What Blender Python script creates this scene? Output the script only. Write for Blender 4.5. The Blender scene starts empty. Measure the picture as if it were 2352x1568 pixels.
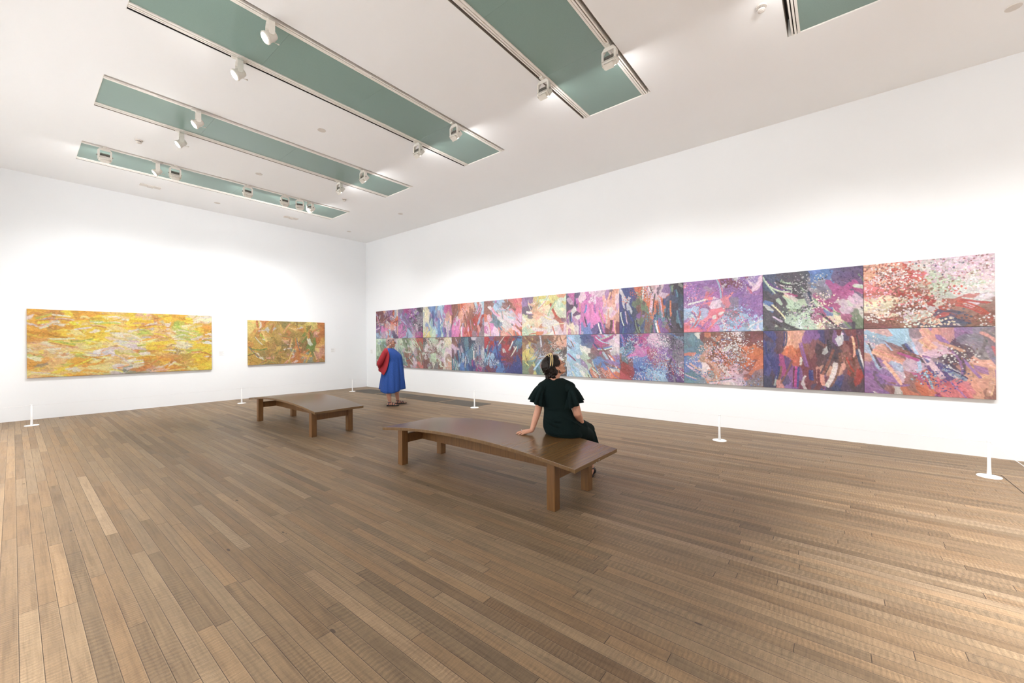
import bpy, bmesh, math, random
import numpy as np
from mathutils import Vector, Matrix

S = bpy.context.scene
COL = S.collection
PI = math.pi

# ------------------------------------------------------------------ camera
CAM = Vector((12.3209, -7.4867, 1.4491))
FWD = Vector((-0.62696143, 0.77904636, 0.00247646)).normalized()
RGT = Vector((0.7790171, 0.6269609, -0.00723798)).normalized()
UPV = RGT.cross(FWD)
FPX = 922.83
cam_data = bpy.data.cameras.new('camera')
cam_data.sensor_fit = 'HORIZONTAL'
cam_data.sensor_width = 36.0
cam_data.lens = FPX / 2352 * 36.0
cam_data.clip_start = 0.05
cam_data.clip_end = 60
cam = bpy.data.objects.new('camera', cam_data)
COL.objects.link(cam)
mc = Matrix.Identity(4)
for i in range(3):
    mc[i][0], mc[i][1], mc[i][2], mc[i][3] = RGT[i], UPV[i], -FWD[i], CAM[i]
cam.matrix_world = mc
S.camera = cam

# ------------------------------------------------------------------ world, exposure
w = bpy.data.worlds.new('world')
S.world = w
w.use_nodes = True
w.node_tree.nodes['Background'].inputs[0].default_value = (0.8, 0.85, 0.9, 1)
w.node_tree.nodes['Background'].inputs[1].default_value = 0.3
S.view_settings.view_transform = 'Standard'
S.view_settings.look = 'None'
S.view_settings.gamma = 1
S.view_settings.use_curve_mapping = False
S.view_settings.exposure = 0.66
S.cycles.use_denoising = True
S.cycles.max_bounces = 10
S.cycles.diffuse_bounces = 8
S.cycles.sample_clamp_indirect = 6
# lamp powers (the lamps themselves are built with their fixtures below)
P_RIGHT = 165.0     # floods washing the long right wall, main beam
P_LEFT = 122.0      # floods washing the left wall, main beam
P_SPILL = 3.5      # open mouth of every flood, its wide spill
P_END = 1000.0       # added unseen floods, brightening the room off the end wall beyond the right edge of the photo
P_SPOT = 760.0      # round spots aimed at the wall behind the camera
LAMP_COL = (0.985, 0.99, 0.985)

# ------------------------------------------------------------------ helpers
def srgb(r, g, b):
    f = lambda c: (c / 255 / 12.92) if c / 255 <= 0.04045 else ((c / 255 + 0.055) / 1.055) ** 2.4
    return (f(r), f(g), f(b), 1.0)

def link(o, parent=None):
    COL.objects.link(o)
    if parent is not None:
        o.parent = parent
    return o

def tag(o, label=None, cat=None, group=None, kind=None):
    if label: o['label'] = label
    if cat: o['category'] = cat
    if group: o['group'] = group
    if kind: o['kind'] = kind
    return o

def thing(name, label, cat, loc=(0, 0, 0), rz=0, group=None):
    o = bpy.data.objects.new(name, None)
    o.empty_display_size = 0.1
    o.location = loc
    o.rotation_euler = (0, 0, rz)
    link(o)
    return tag(o, label, cat, group)

class MB:
    """collects closed shapes into one mesh"""
    def __init__(self):
        self.v = []; self.f = []; self.mi = []; self.cur = 0
    def add(self, vs, fs):
        n = len(self.v)
        self.v += [tuple(p) for p in vs]
        self.f += [tuple(i + n for i in f) for f in fs]
        self.mi += [self.cur] * len(fs)
        return self
    def box(self, x0, x1, y0, y1, z0, z1, M=None):
        vs = [Vector((x, y, z)) for x in (x0, x1) for y in (y0, y1) for z in (z0, z1)]
        if M is not None: vs = [M @ p for p in vs]
        return self.add(vs, [(0, 1, 3, 2), (4, 6, 7, 5), (0, 4, 5, 1), (2, 3, 7, 6), (0, 2, 6, 4), (1, 5, 7, 3)])
    def prism(self, pts, a, b, fn):
        """pts: 2D outline, extruded between a and b, fn(p, q, d)->3D"""
        n = len(pts)
        vs = [fn(p[0], p[1], a) for p in pts] + [fn(p[0], p[1], b) for p in pts]
        fs = [tuple(range(n))[::-1], tuple(range(n, 2 * n))]
        fs += [(i, (i + 1) % n, n + (i + 1) % n, n + i) for i in range(n)]
        return self.add(vs, fs)
    def lathe(self, prof, n=24, c=(0, 0, 0), M=None):
        """prof: (r, z) from bottom to top, capped at both ends"""
        vs = []; fs = []
        for r, z in prof:
            for k in range(n):
                a = 2 * PI * k / n
                p = Vector((c[0] + r * math.cos(a), c[1] + r * math.sin(a), c[2] + z))
                vs.append(M @ p if M is not None else p)
        m = len(prof)
        for i in range(m - 1):
            for k in range(n):
                k2 = (k + 1) % n
                fs.append((i * n + k, i * n + k2, (i + 1) * n + k2, (i + 1) * n + k))
        fs.append(tuple(range(n))[::-1]); fs.append(tuple(range((m - 1) * n, m * n)))
        return self.add(vs, fs)
    def cap(self, p0, p1, r0, r1=None, n=12, k=4):
        """tapered capsule"""
        r1 = r0 if r1 is None else r1
        p0 = Vector(p0); p1 = Vector(p1); d = p1 - p0
        L = d.length
        if L < 1e-6: d = Vector((0, 0, 1)); L = 1e-6
        d.normalize()
        q = d.to_track_quat('Z', 'Y').to_matrix().to_4x4(); q.translation = p0
        prof = [(r0 * math.sin(PI / 2 * i / k) + 1e-4, -r0 * math.cos(PI / 2 * i / k)) for i in range(k + 1)]
        prof += [(r1 * math.cos(PI / 2 * i / k) + 1e-4, L + r1 * math.sin(PI / 2 * i / k)) for i in range(k + 1)]
        return self.lathe(prof, n, M=q)
    def ell(self, c, r, rot=None, n=20, k=12):
        M = Matrix.Translation(Vector(c)) @ (rot.to_4x4() if rot is not None else Matrix.Identity(4)) @ Matrix.Diagonal((r[0], r[1], r[2], 1))
        prof = [(max(math.sin(PI * i / k), 1e-3), -math.cos(PI * i / k)) for i in range(k + 1)]
        return self.lathe(prof, n, M=M)
    def tube(self, pts, r, n=10, closed=False):
        pts = [Vector(p) for p in pts]; m = len(pts); rings = []
        up = Vector((0, 0, 1))
        for i, p in enumerate(pts):
            a = pts[i - 1] if (i > 0 or closed) else p
            b = pts[(i + 1) % m] if (i < m - 1 or closed) else p
            t = (b - a).normalized()
            if i == 0:
                u = up if abs(t.dot(up)) < 0.95 else Vector((0, 1, 0))
                s = t.cross(u).normalized()
            else:
                s = (s - t * s.dot(t)).normalized()
            v = s.cross(t)
            rr = r[i] if isinstance(r, (list, tuple)) else r
            rings.append([p + (s * math.cos(2 * PI * k / n) + v * math.sin(2 * PI * k / n)) * rr for k in range(n)])
        vs = [p for R in rings for p in R]; fs = []
        for i in range(m if closed else m - 1):
            j = (i + 1) % m
            for k in range(n):
                k2 = (k + 1) % n
                fs.append((i * n + k, i * n + k2, j * n + k2, j * n + k))
        if not closed:
            fs.append(tuple(range(n))[::-1]); fs.append(tuple(range((m - 1) * n, m * n)))
        return self.add(vs, fs)
    def rings(self, R, capends=True):
        """loft through rings with equal counts"""
        n = len(R[0]); vs = [p for r in R for p in r]; fs = []
        for i in range(len(R) - 1):
            for k in range(n):
                k2 = (k + 1) % n
                fs.append((i * n + k, i * n + k2, (i + 1) * n + k2, (i + 1) * n + k))
        if capends:
            fs.append(tuple(range(n))[::-1]); fs.append(tuple(range((len(R) - 1) * n, len(R) * n)))
        return self.add(vs, fs)
    def mesh(self, name, fix=True):
        me = bpy.data.meshes.new(name)
        me.from_pydata(self.v, [], self.f)
        me.polygons.foreach_set('material_index', self.mi)
        if fix:
            bm = bmesh.new(); bm.from_mesh(me)
            bmesh.ops.recalc_face_normals(bm, faces=bm.faces)
            bm.to_mesh(me); bm.free()
        me.update()
        return me
    def build(self, name, mat, parent=None, smooth=False, bevel=0, sub=0, solid=0, label=None):
        me = self.mesh(name)
        for m in (mat if isinstance(mat, (list, tuple)) else [mat]): me.materials.append(m)
        if smooth: me.shade_smooth()
        o = link(bpy.data.objects.new(name, me), parent)
        if solid:
            m = o.modifiers.new('thickness', 'SOLIDIFY'); m.thickness = solid; m.offset = 0
        if bevel:
            m = o.modifiers.new('bevel', 'BEVEL'); m.width = bevel; m.segments = 2; m.limit_method = 'ANGLE'; m.angle_limit = 0.7
        if sub:
            m = o.modifiers.new('subdivision', 'SUBSURF'); m.levels = sub; m.render_levels = sub
        if label: o['label'] = label
        return o

def fuse(mb, name, mat, parent, voxel=0.005, smooth=4, dec=0):
    """union of overlapping closed shapes as one continuous skin"""
    me = mb.mesh(name + '_raw')
    t = link(bpy.data.objects.new(name + '_raw', me))
    m = t.modifiers.new('r', 'REMESH'); m.mode = 'VOXEL'; m.voxel_size = voxel; m.use_smooth_shade = True
    if smooth:
        m = t.modifiers.new('s', 'SMOOTH'); m.factor = 0.5; m.iterations = smooth
    if dec:
        m = t.modifiers.new('d', 'DECIMATE'); m.ratio = dec
    dg = bpy.context.evaluated_depsgraph_get(); dg.update()
    out = bpy.data.meshes.new_from_object(t.evaluated_get(dg))
    out.name = name
    bpy.data.objects.remove(t, do_unlink=True); bpy.data.meshes.remove(me)
    out.materials.clear()
    out.materials.append(mat)
    out.shade_smooth()
    return link(bpy.data.objects.new(name, out), parent)

def copy_tree(o, parent=None):
    c = o.copy(); COL.objects.link(c); c.parent = parent
    for ch in o.children: copy_tree(ch, c)
    return c

# ------------------------------------------------------------------ material helpers
class NT:
    def __init__(self, name):
        self.m = bpy.data.materials.new(name); self.m.use_nodes = True
        self.t = self.m.node_tree; self.b = self.t.nodes['Principled BSDF']
        self.L = self.t.links
    def n(self, typ, **kw):
        nd = self.t.nodes.new(typ)
        for k, v in kw.items():
            if k.startswith('i_'):
                nd.inputs[int(k[2:])].default_value = v
            else: setattr(nd, k, v)
        return nd
    def put(self, sock, v):
        if hasattr(v, 'is_output') or isinstance(v, bpy.types.NodeSocket): self.L.new(v, sock)
        else: sock.default_value = v
    def math(self, op, a, b=0.0, c=0.0):
        nd = self.t.nodes.new('ShaderNodeMath'); nd.operation = op
        self.put(nd.inputs[0], a); self.put(nd.inputs[1], b); self.put(nd.inputs[2], c)
        return nd.outputs[0]
    def mix(self, f, a, b, blend='MIX'):
        nd = self.t.nodes.new('ShaderNodeMix'); nd.data_type = 'RGBA'; nd.blend_type = blend
        self.put(nd.inputs['Factor'], f); self.put(nd.inputs['A'], a) if False else None
        ia = [s for s in nd.inputs if s.name == 'A' and s.type == 'RGBA'][0]
        ib = [s for s in nd.inputs if s.name == 'B' and s.type == 'RGBA'][0]
        self.put(ia, a); self.put(ib, b)
        return [s for s in nd.outputs if s.type == 'RGBA'][0]
    def pos(self): return self.n('ShaderNodeNewGeometry').outputs['Position']
    def obj(self): return self.n('ShaderNodeTexCoord').outputs['Object']
    def sep(self, v):
        s = self.n('ShaderNodeSeparateXYZ'); self.L.new(v, s.inputs[0]); return s.outputs
    def comb(self, x, y, z=0.0):
        s = self.n('ShaderNodeCombineXYZ')
        for i, a in enumerate((x, y, z)): self.put(s.inputs[i], a)
        return s.outputs[0]
    def noise(self, v, scale=5, detail=3, rough=0.5, dist=0.0):
        s = self.n('ShaderNodeTexNoise'); self.L.new(v, s.inputs['Vector'])
        s.inputs['Scale'].default_value = scale; s.inputs['Detail'].default_value = detail
        s.inputs['Roughness'].default_value = rough; s.inputs['Distortion'].default_value = dist
        return s.outputs['Fac']
    def scale(self, v, xyz):
        s = self.n('ShaderNodeVectorMath', operation='MULTIPLY'); self.L.new(v, s.inputs[0])
        s.inputs[1].default_value = xyz; return s.outputs[0]
    def ramp(self, f, stops, interp='LINEAR'):
        r = self.n('ShaderNodeValToRGB'); self.L.new(f, r.inputs[0]); r.color_ramp.interpolation = interp
        e = r.color_ramp.elements
        while len(e) < len(stops): e.new(0.5)
        for q, (p, c) in zip(e, stops): q.position = p; q.color = c
        return r.outputs[0]
    def bump(self, h, strength=0.2, dist=0.01):
        b = self.n('ShaderNodeBump'); self.put(b.inputs['Height'], h)
        b.inputs['Strength'].default_value = strength; b.inputs['Distance'].default_value = dist
        self.L.new(b.outputs[0], self.b.inputs['Normal'])
    def color(self, c): self.put(self.b.inputs['Base Color'], c)
    def set(self, **kw):
        for k, v in kw.items(): self.put(self.b.inputs[k.replace('_', ' ')], v)
        return self.m

def simple(name, rgb, rough=0.6, metal=0.0, nscale=40, namp=0.06, bump=0.0, spec=0.5, coat=0.0):
    t = NT(name); c = srgb(*rgb)
    f = t.noise(t.obj(), nscale, 3)
    dk = tuple(x * (1 - namp) for x in c[:3]) + (1,); lt = tuple(min(x * (1 + namp), 1) for x in c[:3]) + (1,)
    t.color(t.ramp(f, [(0.3, dk), (0.7, lt)]))
    if bump: t.bump(f, bump, 0.004)
    t.set(Roughness=rough, Metallic=metal)
    t.b.inputs['Specular IOR Level'].default_value = spec
    t.b.inputs['Coat Weight'].default_value = coat
    return t.m

def emissive(name, rgb, strength):
    t = NT(name)
    t.color(srgb(*rgb)); t.b.inputs['Emission Color'].default_value = srgb(*rgb)
    t.b.inputs['Emission Strength'].default_value = strength
    return t.m

def floor_material():
    t = NT('floor_boards')
    x, y, z = t.sep(t.pos())
    W = 0.0705
    yr = t.math('DIVIDE', y, W)
    row = t.math('FLOOR', yr); fy = t.math('FRACT', yr)
    wn = t.n('ShaderNodeTexWhiteNoise', noise_dimensions='1D'); t.L.new(row, wn.inputs['W'])
    r1 = wn.outputs['Value']
    L = t.math('MULTIPLY_ADD', r1, 1.3, 0.95)
    sh = t.math('MULTIPLY', r1, 37.7)
    xl = t.math('DIVIDE', t.math('ADD', x, sh), L)
    idx = t.math('FLOOR', xl); fx = t.math('FRACT', xl)
    wn2 = t.n('ShaderNodeTexWhiteNoise', noise_dimensions='2D'); t.L.new(t.comb(row, idx), wn2.inputs['Vector'])
    rnd = wn2.outputs['Value']
    wn3 = t.n('ShaderNodeTexWhiteNoise', noise_dimensions='2D')
    t.L.new(t.comb(t.math('ADD', row, 91.3), idx), wn3.inputs['Vector'])
    rnd2 = wn3.outputs['Value']
    base = t.ramp(rnd, [(0.0, srgb(104, 84, 62)), (0.12, srgb(116, 95, 71)), (0.5, srgb(125, 103, 78)),
                        (0.88, srgb(133, 111, 85)), (1.0, srgb(141, 119, 94))])
    # warm and grey boards
    hue = t.ramp(rnd2, [(0.0, (0.94, 0.97, 1.0, 1)), (0.5, (1, 1, 1, 1)), (1.0, (1.05, 0.99, 0.92, 1))])
    base = t.mix(1.0, base, hue, 'MULTIPLY')
    off = t.math('MULTIPLY', rnd, 53.0)
    # long grain
    g = t.noise(t.comb(t.math('MULTIPLY', x, 2.2), t.math('MULTIPLY', y, 55.0), off), 1.0, 5, 0.6, 0.6)
    base = t.mix(1.0, base, t.ramp(g, [(0.28, (0.72, 0.70, 0.68, 1)), (0.5, (1, 1, 1, 1)), (0.75, (1.14, 1.14, 1.14, 1))]), 'MULTIPLY')
    # blotches along the board
    bl = t.noise(t.comb(t.math('MULTIPLY', x, 3.0), t.math('MULTIPLY', y, 9.0), off), 1.0, 3, 0.55)
    base = t.mix(1.0, base, t.ramp(bl, [(0.3, (0.86, 0.85, 0.85, 1)), (0.6, (1.05, 1.05, 1.05, 1))]), 'MULTIPLY')
    # saw marks across the board, uneven from board to board
    skew = t.math('MULTIPLY', t.math('SUBTRACT', rnd2, 0.5), 0.25)
    sx = t.math('ADD', x, t.math('MULTIPLY', y, skew))
    per = t.math('MULTIPLY_ADD', rnd2, 170.0, 170.0)
    wob = t.noise(t.comb(t.math('MULTIPLY', sx, 7.0), t.math('MULTIPLY', y, 14.0), off), 1.0, 2)
    saw = t.math('SINE', t.math('ADD', t.math('MULTIPLY', sx, per), t.math('MULTIPLY', wob, 9.0)))
    saw = t.math('MULTIPLY', saw, t.math('POWER', t.math('ABSOLUTE', saw), 0.4))
    saw2 = t.math('SINE', t.math('ADD', t.math('MULTIPLY', sx, 640.0), t.math('MULTIPLY', wob, 60.0)))
    saw = t.math('ADD', saw, t.math('MULTIPLY', saw2, 0.45))
    amp0 = t.noise(t.comb(t.math('MULTIPLY', x, 1.3), t.math('MULTIPLY', y, 4.0), off), 1.0, 2)
    ampr = t.n('ShaderNodeMapRange'); t.L.new(amp0, ampr.inputs[0])
    ampr.inputs[1].default_value = 0.35; ampr.inputs[2].default_value = 0.68
    sawa = t.math('MULTIPLY', saw, ampr.outputs[0])
    fine = t.noise(t.comb(t.math('MULTIPLY', x, 160.0), t.math('MULTIPLY', y, 14.0), off), 1.0, 2)
    sawc = t.math('MULTIPLY_ADD', sawa, 0.15, 1.0)
    finec = t.math('MULTIPLY_ADD', t.math('SUBTRACT', fine, 0.5), 0.55, 1.0)
    fib = t.noise(t.comb(t.math('MULTIPLY', x, 90.0), t.math('MULTIPLY', y, 260.0), off), 1.0, 3, 0.7)
    finec = t.math('MULTIPLY', finec, t.math('MULTIPLY_ADD', t.math('SUBTRACT', fib, 0.5), 0.5, 1.0))
    k = t.math('MULTIPLY', sawc, finec)
    base = t.mix(1.0, base, t.comb(k, k, k), 'MULTIPLY')
    # knots and nail marks
    vo = t.n('ShaderNodeTexVoronoi'); vo.inputs['Scale'].default_value = 1.0
    t.L.new(t.comb(t.math('MULTIPLY', x, 2.2), t.math('MULTIPLY', y, 5.5)), vo.inputs['Vector'])
    kn = t.math('LESS_THAN', t.math('ADD', vo.outputs['Distance'], t.math('MULTIPLY', t.math('SUBTRACT', g, 0.5), 0.06)), 0.05)
    sel = t.n('ShaderNodeSeparateColor'); t.L.new(vo.outputs['Color'], sel.inputs[0])
    kn = t.math('MULTIPLY', kn, t.math('GREATER_THAN', sel.outputs[0], 0.45))
    base = t.mix(t.math('MULTIPLY', kn, 0.75), base, srgb(48, 38, 32))
    vo2 = t.n('ShaderNodeTexVoronoi'); vo2.inputs['Scale'].default_value = 1.0
    t.L.new(t.comb(t.math('MULTIPLY', x, 14.0), t.math('MULTIPLY', y, 22.0)), vo2.inputs['Vector'])
    sp = t.math('LESS_THAN', vo2.outputs['Distance'], 0.05)
    base = t.mix(t.math('MULTIPLY', sp, 0.45), base, srgb(70, 52, 40))
    # gaps
    e1 = t.math('LESS_THAN', fy, 0.036)
    ex = t.math('LESS_THAN', t.math('MULTIPLY', fx, L), 0.0035)
    gap = t.math('MAXIMUM', e1, ex)
    gs = t.math('MULTIPLY_ADD', t.noise(t.comb(t.math('MULTIPLY', x, 0.9), row), 1.0, 2), 1.1, 0.35)
    base = t.mix(t.math('MINIMUM', t.math('MULTIPLY', gap, gs), 1.0), base, srgb(50, 36, 25))
    e2 = t.math('MULTIPLY', t.math('GREATER_THAN', fy, 0.95), 0.09)  # painted highlight along one long edge of each board
    base = t.mix(e2, base, srgb(205, 180, 150))
    t.color(base)
    h = t.math('ADD', t.math('MULTIPLY', sawa, 0.35), t.math('MULTIPLY', fine, 0.5))
    h = t.math('ADD', h, t.math('MULTIPLY', rnd, 1.2))
    h = t.math('SUBTRACT', h, t.math('MULTIPLY', gap, 3.0))
    t.bump(h, 0.55, 0.0016)
    rg = t.math('MULTIPLY_ADD', bl, 0.2, 0.42)
    t.set(Roughness=rg)
    t.b.inputs['Specular IOR Level'].default_value = 0.42
    return t.m

def bench_material(name, top):
    t = NT(name)
    x, y, z = t.sep(t.obj())
    if top:
        s = t.math('DIVIDE', x, 0.034); row = t.math('FLOOR', s); f = t.math('FRACT', s)
        wn = t.n('ShaderNodeTexWhiteNoise', noise_dimensions='1D'); t.L.new(row, wn.inputs['W'])
        c = t.ramp(wn.outputs['Value'], [(0, srgb(101, 75, 46)), (0.5, srgb(106, 79, 49)), (1, srgb(111, 84, 53))])
        g = t.noise(t.comb(t.math('MULTIPLY', x, 130.0), t.math('MULTIPLY', y, 4.0), t.math('MULTIPLY', row, 3.3)), 1.0, 4, 0.6)
        c = t.mix(1.0, c, t.ramp(g, [(0.3, (0.90, 0.89, 0.88, 1)), (0.7, (1.05, 1.05, 1.05, 1))]), 'MULTIPLY')
        ln = t.math('MULTIPLY', t.math('LESS_THAN', f, 0.06), 0.38)
        c = t.mix(ln, c, srgb(45, 27, 14))
        t.color(c); t.bump(t.math('SUBTRACT', g, t.math('MULTIPLY', ln, 1.0)), 0.06, 0.002)
        t.set(Roughness=0.27)
        t.b.inputs['Specular IOR Level'].default_value = 0.6
    else:
        n = t.noise(t.scale(t.obj(), (60, 60, 3.0)) if not top else None, 1.0, 4, 0.6)
        c = t.ramp(n, [(0.25, srgb(88, 58, 28)), (0.5, srgb(108, 73, 37)), (0.8, srgb(126, 88, 47))])
        t.color(c); t.bump(n, 0.08, 0.002); t.set(Roughness=0.42)
    return t.m

def wall_material(name, rgb):
    t = NT(name); f = t.noise(t.pos(), 0.6, 4); g = t.noise(t.pos(), 180, 2)
    c = srgb(*rgb); d = tuple(v * 0.985 for v in c[:3]) + (1,)
    t.color(t.ramp(f, [(0.3, d), (0.7, c)])); t.bump(g, 0.03, 0.001); t.set(Roughness=0.75)
    t.b.inputs['Specular IOR Level'].default_value = 0.25
    return t.m

def glass_material():
    t = NT('laylight_glass'); f = t.noise(t.pos(), 420, 2)
    t.color(t.ramp(f, [(0.3, srgb(118, 142, 134)), (0.7, srgb(138, 162, 153))]))
    t.bump(f, 0.05, 0.001); t.set(Roughness=0.28)
    t.b.inputs['Specular IOR Level'].default_value = 0.35
    return t.m

def paint_material(name='oil_paint'):
    t = NT(name)
    a = t.n('ShaderNodeVertexColor'); a.layer_name = 'paint'
    f = t.noise(t.obj(), 70, 4, 0.65, 0.8)
    c = t.mix(1.0, a.outputs['Color'], t.ramp(f, [(0.3, (0.86, 0.86, 0.86, 1)), (0.7, (1.12, 1.12, 1.12, 1))]), 'MULTIPLY')
    t.color(c); t.bump(f, 0.35, 0.004); t.set(Roughness=0.6)
    t.b.inputs['Specular IOR Level'].default_value = 0.3
    return t.m

M = dict(
    floor=floor_material(), wall=wall_material('wall_paint', (233, 235, 237)), ceil=wall_material('ceiling_paint', (245, 246, 247)),
    glass=glass_material(), paint=paint_material(),
    top=bench_material('bench_top_veneer', True), oak=bench_material('bench_oak', False),
    white=simple('white_enamel', (226, 222, 214), 0.45, nscale=20, namp=0.03),
    track=simple('track_white', (240, 236, 230), 0.5, nscale=10, namp=0.03),
    dark=simple('dark_recess', (48, 40, 33), 0.8), slot=simple('slot_dark', (28, 26, 24), 0.7),
    housing=simple('recess_grey', (120, 110, 100), 0.8),
    fin=simple('fin_metal', (150, 147, 140), 0.5, 0.3), post=simple('barrier_white', (238, 238, 238), 0.4, nscale=12, namp=0.01),
    cord=simple('cord_white', (226, 226, 226), 0.6), lens=emissive('spot_lens', (255, 252, 246), 45.0),
    flens=emissive('flood_lens', (255, 252, 246), 8.0),
    grille=simple('grille_metal', (100, 92, 82), 0.5, 0.2), duct=simple('duct_dark', (30, 27, 24), 0.9),
    card=simple('label_card', (230, 230, 230), 0.7, namp=0.01), ink=simple('label_ink', (178, 178, 178), 0.8),
    detector=simple('detector_plastic', (214, 207, 200), 0.5, namp=0.02),
    skin1=simple('skin_warm', (176, 128, 108), 0.5, nscale=60, namp=0.05), skin2=simple('skin_light', (198, 146, 122), 0.5, nscale=60, namp=0.05),
    blue=simple('blue_linen', (30, 68, 138), 0.85, nscale=90, namp=0.22, bump=0.25),
    red=simple('red_knit', (150, 34, 44), 0.9, nscale=160, namp=0.15, bump=0.3),
    green=simple('dark_green_cloth', (11, 26, 26), 0.9, nscale=120, namp=0.12, bump=0.1, spec=0.15),
    hair1=simple('grey_pink_hair', (150, 124, 122), 0.7, nscale=70, namp=0.4, bump=0.5),
    hair1d=simple('dark_hair_streak', (62, 44, 48), 0.7, nscale=70, namp=0.3, bump=0.4),
    hair2=simple('dark_brown_hair', (24, 12, 8), 0.5, nscale=60, namp=0.6, bump=0.8, spec=0.3),
    black=simple('black_leather', (22, 20, 22), 0.5), blackplastic=simple('black_frame', (26, 22, 24), 0.35),
    brownplastic=simple('brown_frame', (120, 62, 50), 0.35), pearl=simple('pearl', (236, 230, 222), 0.25),
    silver=simple('silver', (225, 222, 218), 0.2, 0.9), amber=simple('brown_stone', (70, 34, 20), 0.3),
    cream=simple('cream_ribbon', (222, 196, 138), 0.7), navy=simple('navy_webbing', (44, 50, 74), 0.7),
    eye=simple('eye_white', (225, 220, 214), 0.2), lip=simple('lip', (150, 84, 78), 0.5),
    rubber=simple('sole_black', (20, 20, 22), 0.7), strapgrey=simple('sandal_strap', (120, 104, 92), 0.7),
)

H = 4.8353            # ceiling height
RX, RY = 17.2, -8.8   # room extents
SX = [1.62, 4.20, 6.79, 9.36, 11.93]   # left edges of the ceiling openings
SW, SY0, SY1 = 1.03, -6.765, -2.04

# ------------------------------------------------------------------ shell
def shell():
    def st(name, mb, mat):
        return tag(mb.build(name, mat), kind='structure')
    st('floor', MB().box(-0.3, RX + 0.3, RY - 0.3, 0.3, -0.25, 0.0), M['floor'])
    st('wall_right', MB().box(-0.3, RX + 0.3, 0, 0.25, 0.0, H + 0.3), M['wall'])
    st('wall_left', MB().box(-0.25, 0, RY - 0.3, 0, 0.0, H + 0.3), M['wall'])
    st('wall_back', MB().box(0, RX, RY - 0.25, RY, 0.0, H + 0.3), M['wall'])
    st('wall_end', MB().box(RX, RX + 0.25, RY - 0.25, 0, 0.0, H + 0.3), M['wall'])
    # ceiling slab with openings
    c = MB(); z0, z1 = H, H + 0.28
    c.box(0, RX, RY, SY0, z0, z1); c.box(0, RX, SY1, 0, z0, z1)
    x = 0.0
    for s in SX:
        c.box(x, s, SY0, SY1, z0, z1); x = s + SW
    c.box(x, RX, SY0, SY1, z0, z1)
    st('ceiling', c, M['ceil'])
    # thin dark joint line in the floorboards beside the last barrier post
    g = MB().box(13.683, 13.69, -3.2, -0.9, 0.0, 0.0012).box(13.5, 13.69, -0.907, -0.9, 0.0, 0.0012)
    st('trim_1', g, M['dark'])

def laylights():
    names = ['pale green glass ceiling panel strip nearest the left wall, carrying the row of seven lamps',
             'pale green glass ceiling strip second from the left wall',
             'long pale green glass ceiling strip in the middle, with black slot along its lower edge',
             'wide pale green glass ceiling strip above the long multi-panel painting',
             'green glass ceiling strip cut off by the top right edge of the photo']
    for i, x0 in enumerate(SX):
        L = SY1 - SY0
        r = thing('ceiling_laylight', names[i], 'ceiling panel', (x0 + SW / 2, (SY0 + SY1) / 2, H), group=None)
        hw, hl = SW / 2, L / 2
        h = MB()
        h.box(-hw, hw, -hl, hl, 0.20, 0.27)
        h.build('recess_lid', M['housing'], r)
        # lining of the opening, thin boards on the two long and two short sides
        for a0, a1 in ((-hw + 0.0005, -hw + 0.006), (hw - 0.006, hw - 0.0005)):
            MB().box(a0, a1, -hl + 0.006, hl - 0.006, 0.002, 0.19).build('recess_lining', M['slot'] if (i == 2 and a0 < 0) else M['housing'], r)
        for a0, a1 in ((-hl + 0.0005, -hl + 0.005), (hl - 0.005, hl - 0.0005)):
            MB().box(-hw + 0.0005, hw - 0.0005, a0, a1, 0.001, 0.19).build('end_lining', M['track'], r)
        n = 4
        ys = [-hl + 0.006, -5.575 - (SY0 + SY1) / 2, -4.39 - (SY0 + SY1) / 2, -3.21 - (SY0 + SY1) / 2, hl - 0.006]
        for k in range(n):
            MB().box(-hw + 0.115, hw - 0.115, ys[k] + 0.0007, ys[k + 1] - 0.0007, 0.012, 0.024).build('glass_pane', M['glass'], r)
        for s in (-1, 1):
            # lamp track: outer gap, track body with a slot, slim inner lip
            a = MB()
            def xb(u0, u1, z0, z1, y0=-hl + 0.007, y1=hl - 0.007):
                p, q = s * (hw - u0), s * (hw - u1)
                a.box(min(p, q), max(p, q), y0, y1, z0, z1)
            xb(0.038, 0.054, -0.004, 0.10)
            xb(0.066, 0.084, -0.004, 0.10)
            xb(0.054, 0.066, 0.012, 0.10)
            xb(0.092, 0.116, 0.0, 0.05)
            for k in range(3):     # blank covers over parts of the slot
                yy = -hl + 0.3 + k * 1.62
                xb(0.053, 0.067, -0.003, 0.0, yy, yy + 0.22)
            o = a.build('lamp_track', M['track'], r)
            g = MB()
            p, q = s * (hw - 0.0545), s * (hw - 0.0655)
            g.box(min(p, q), max(p, q), -hl + 0.01, hl - 0.01, 0.009, 0.0115)
            p, q = s * (hw - 0.085), s * (hw - 0.091)
            g.box(min(p, q), max(p, q), -hl + 0.01, hl - 0.01, 0.03, 0.04)
            g.build('track_slot', M['slot'], o)

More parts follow.
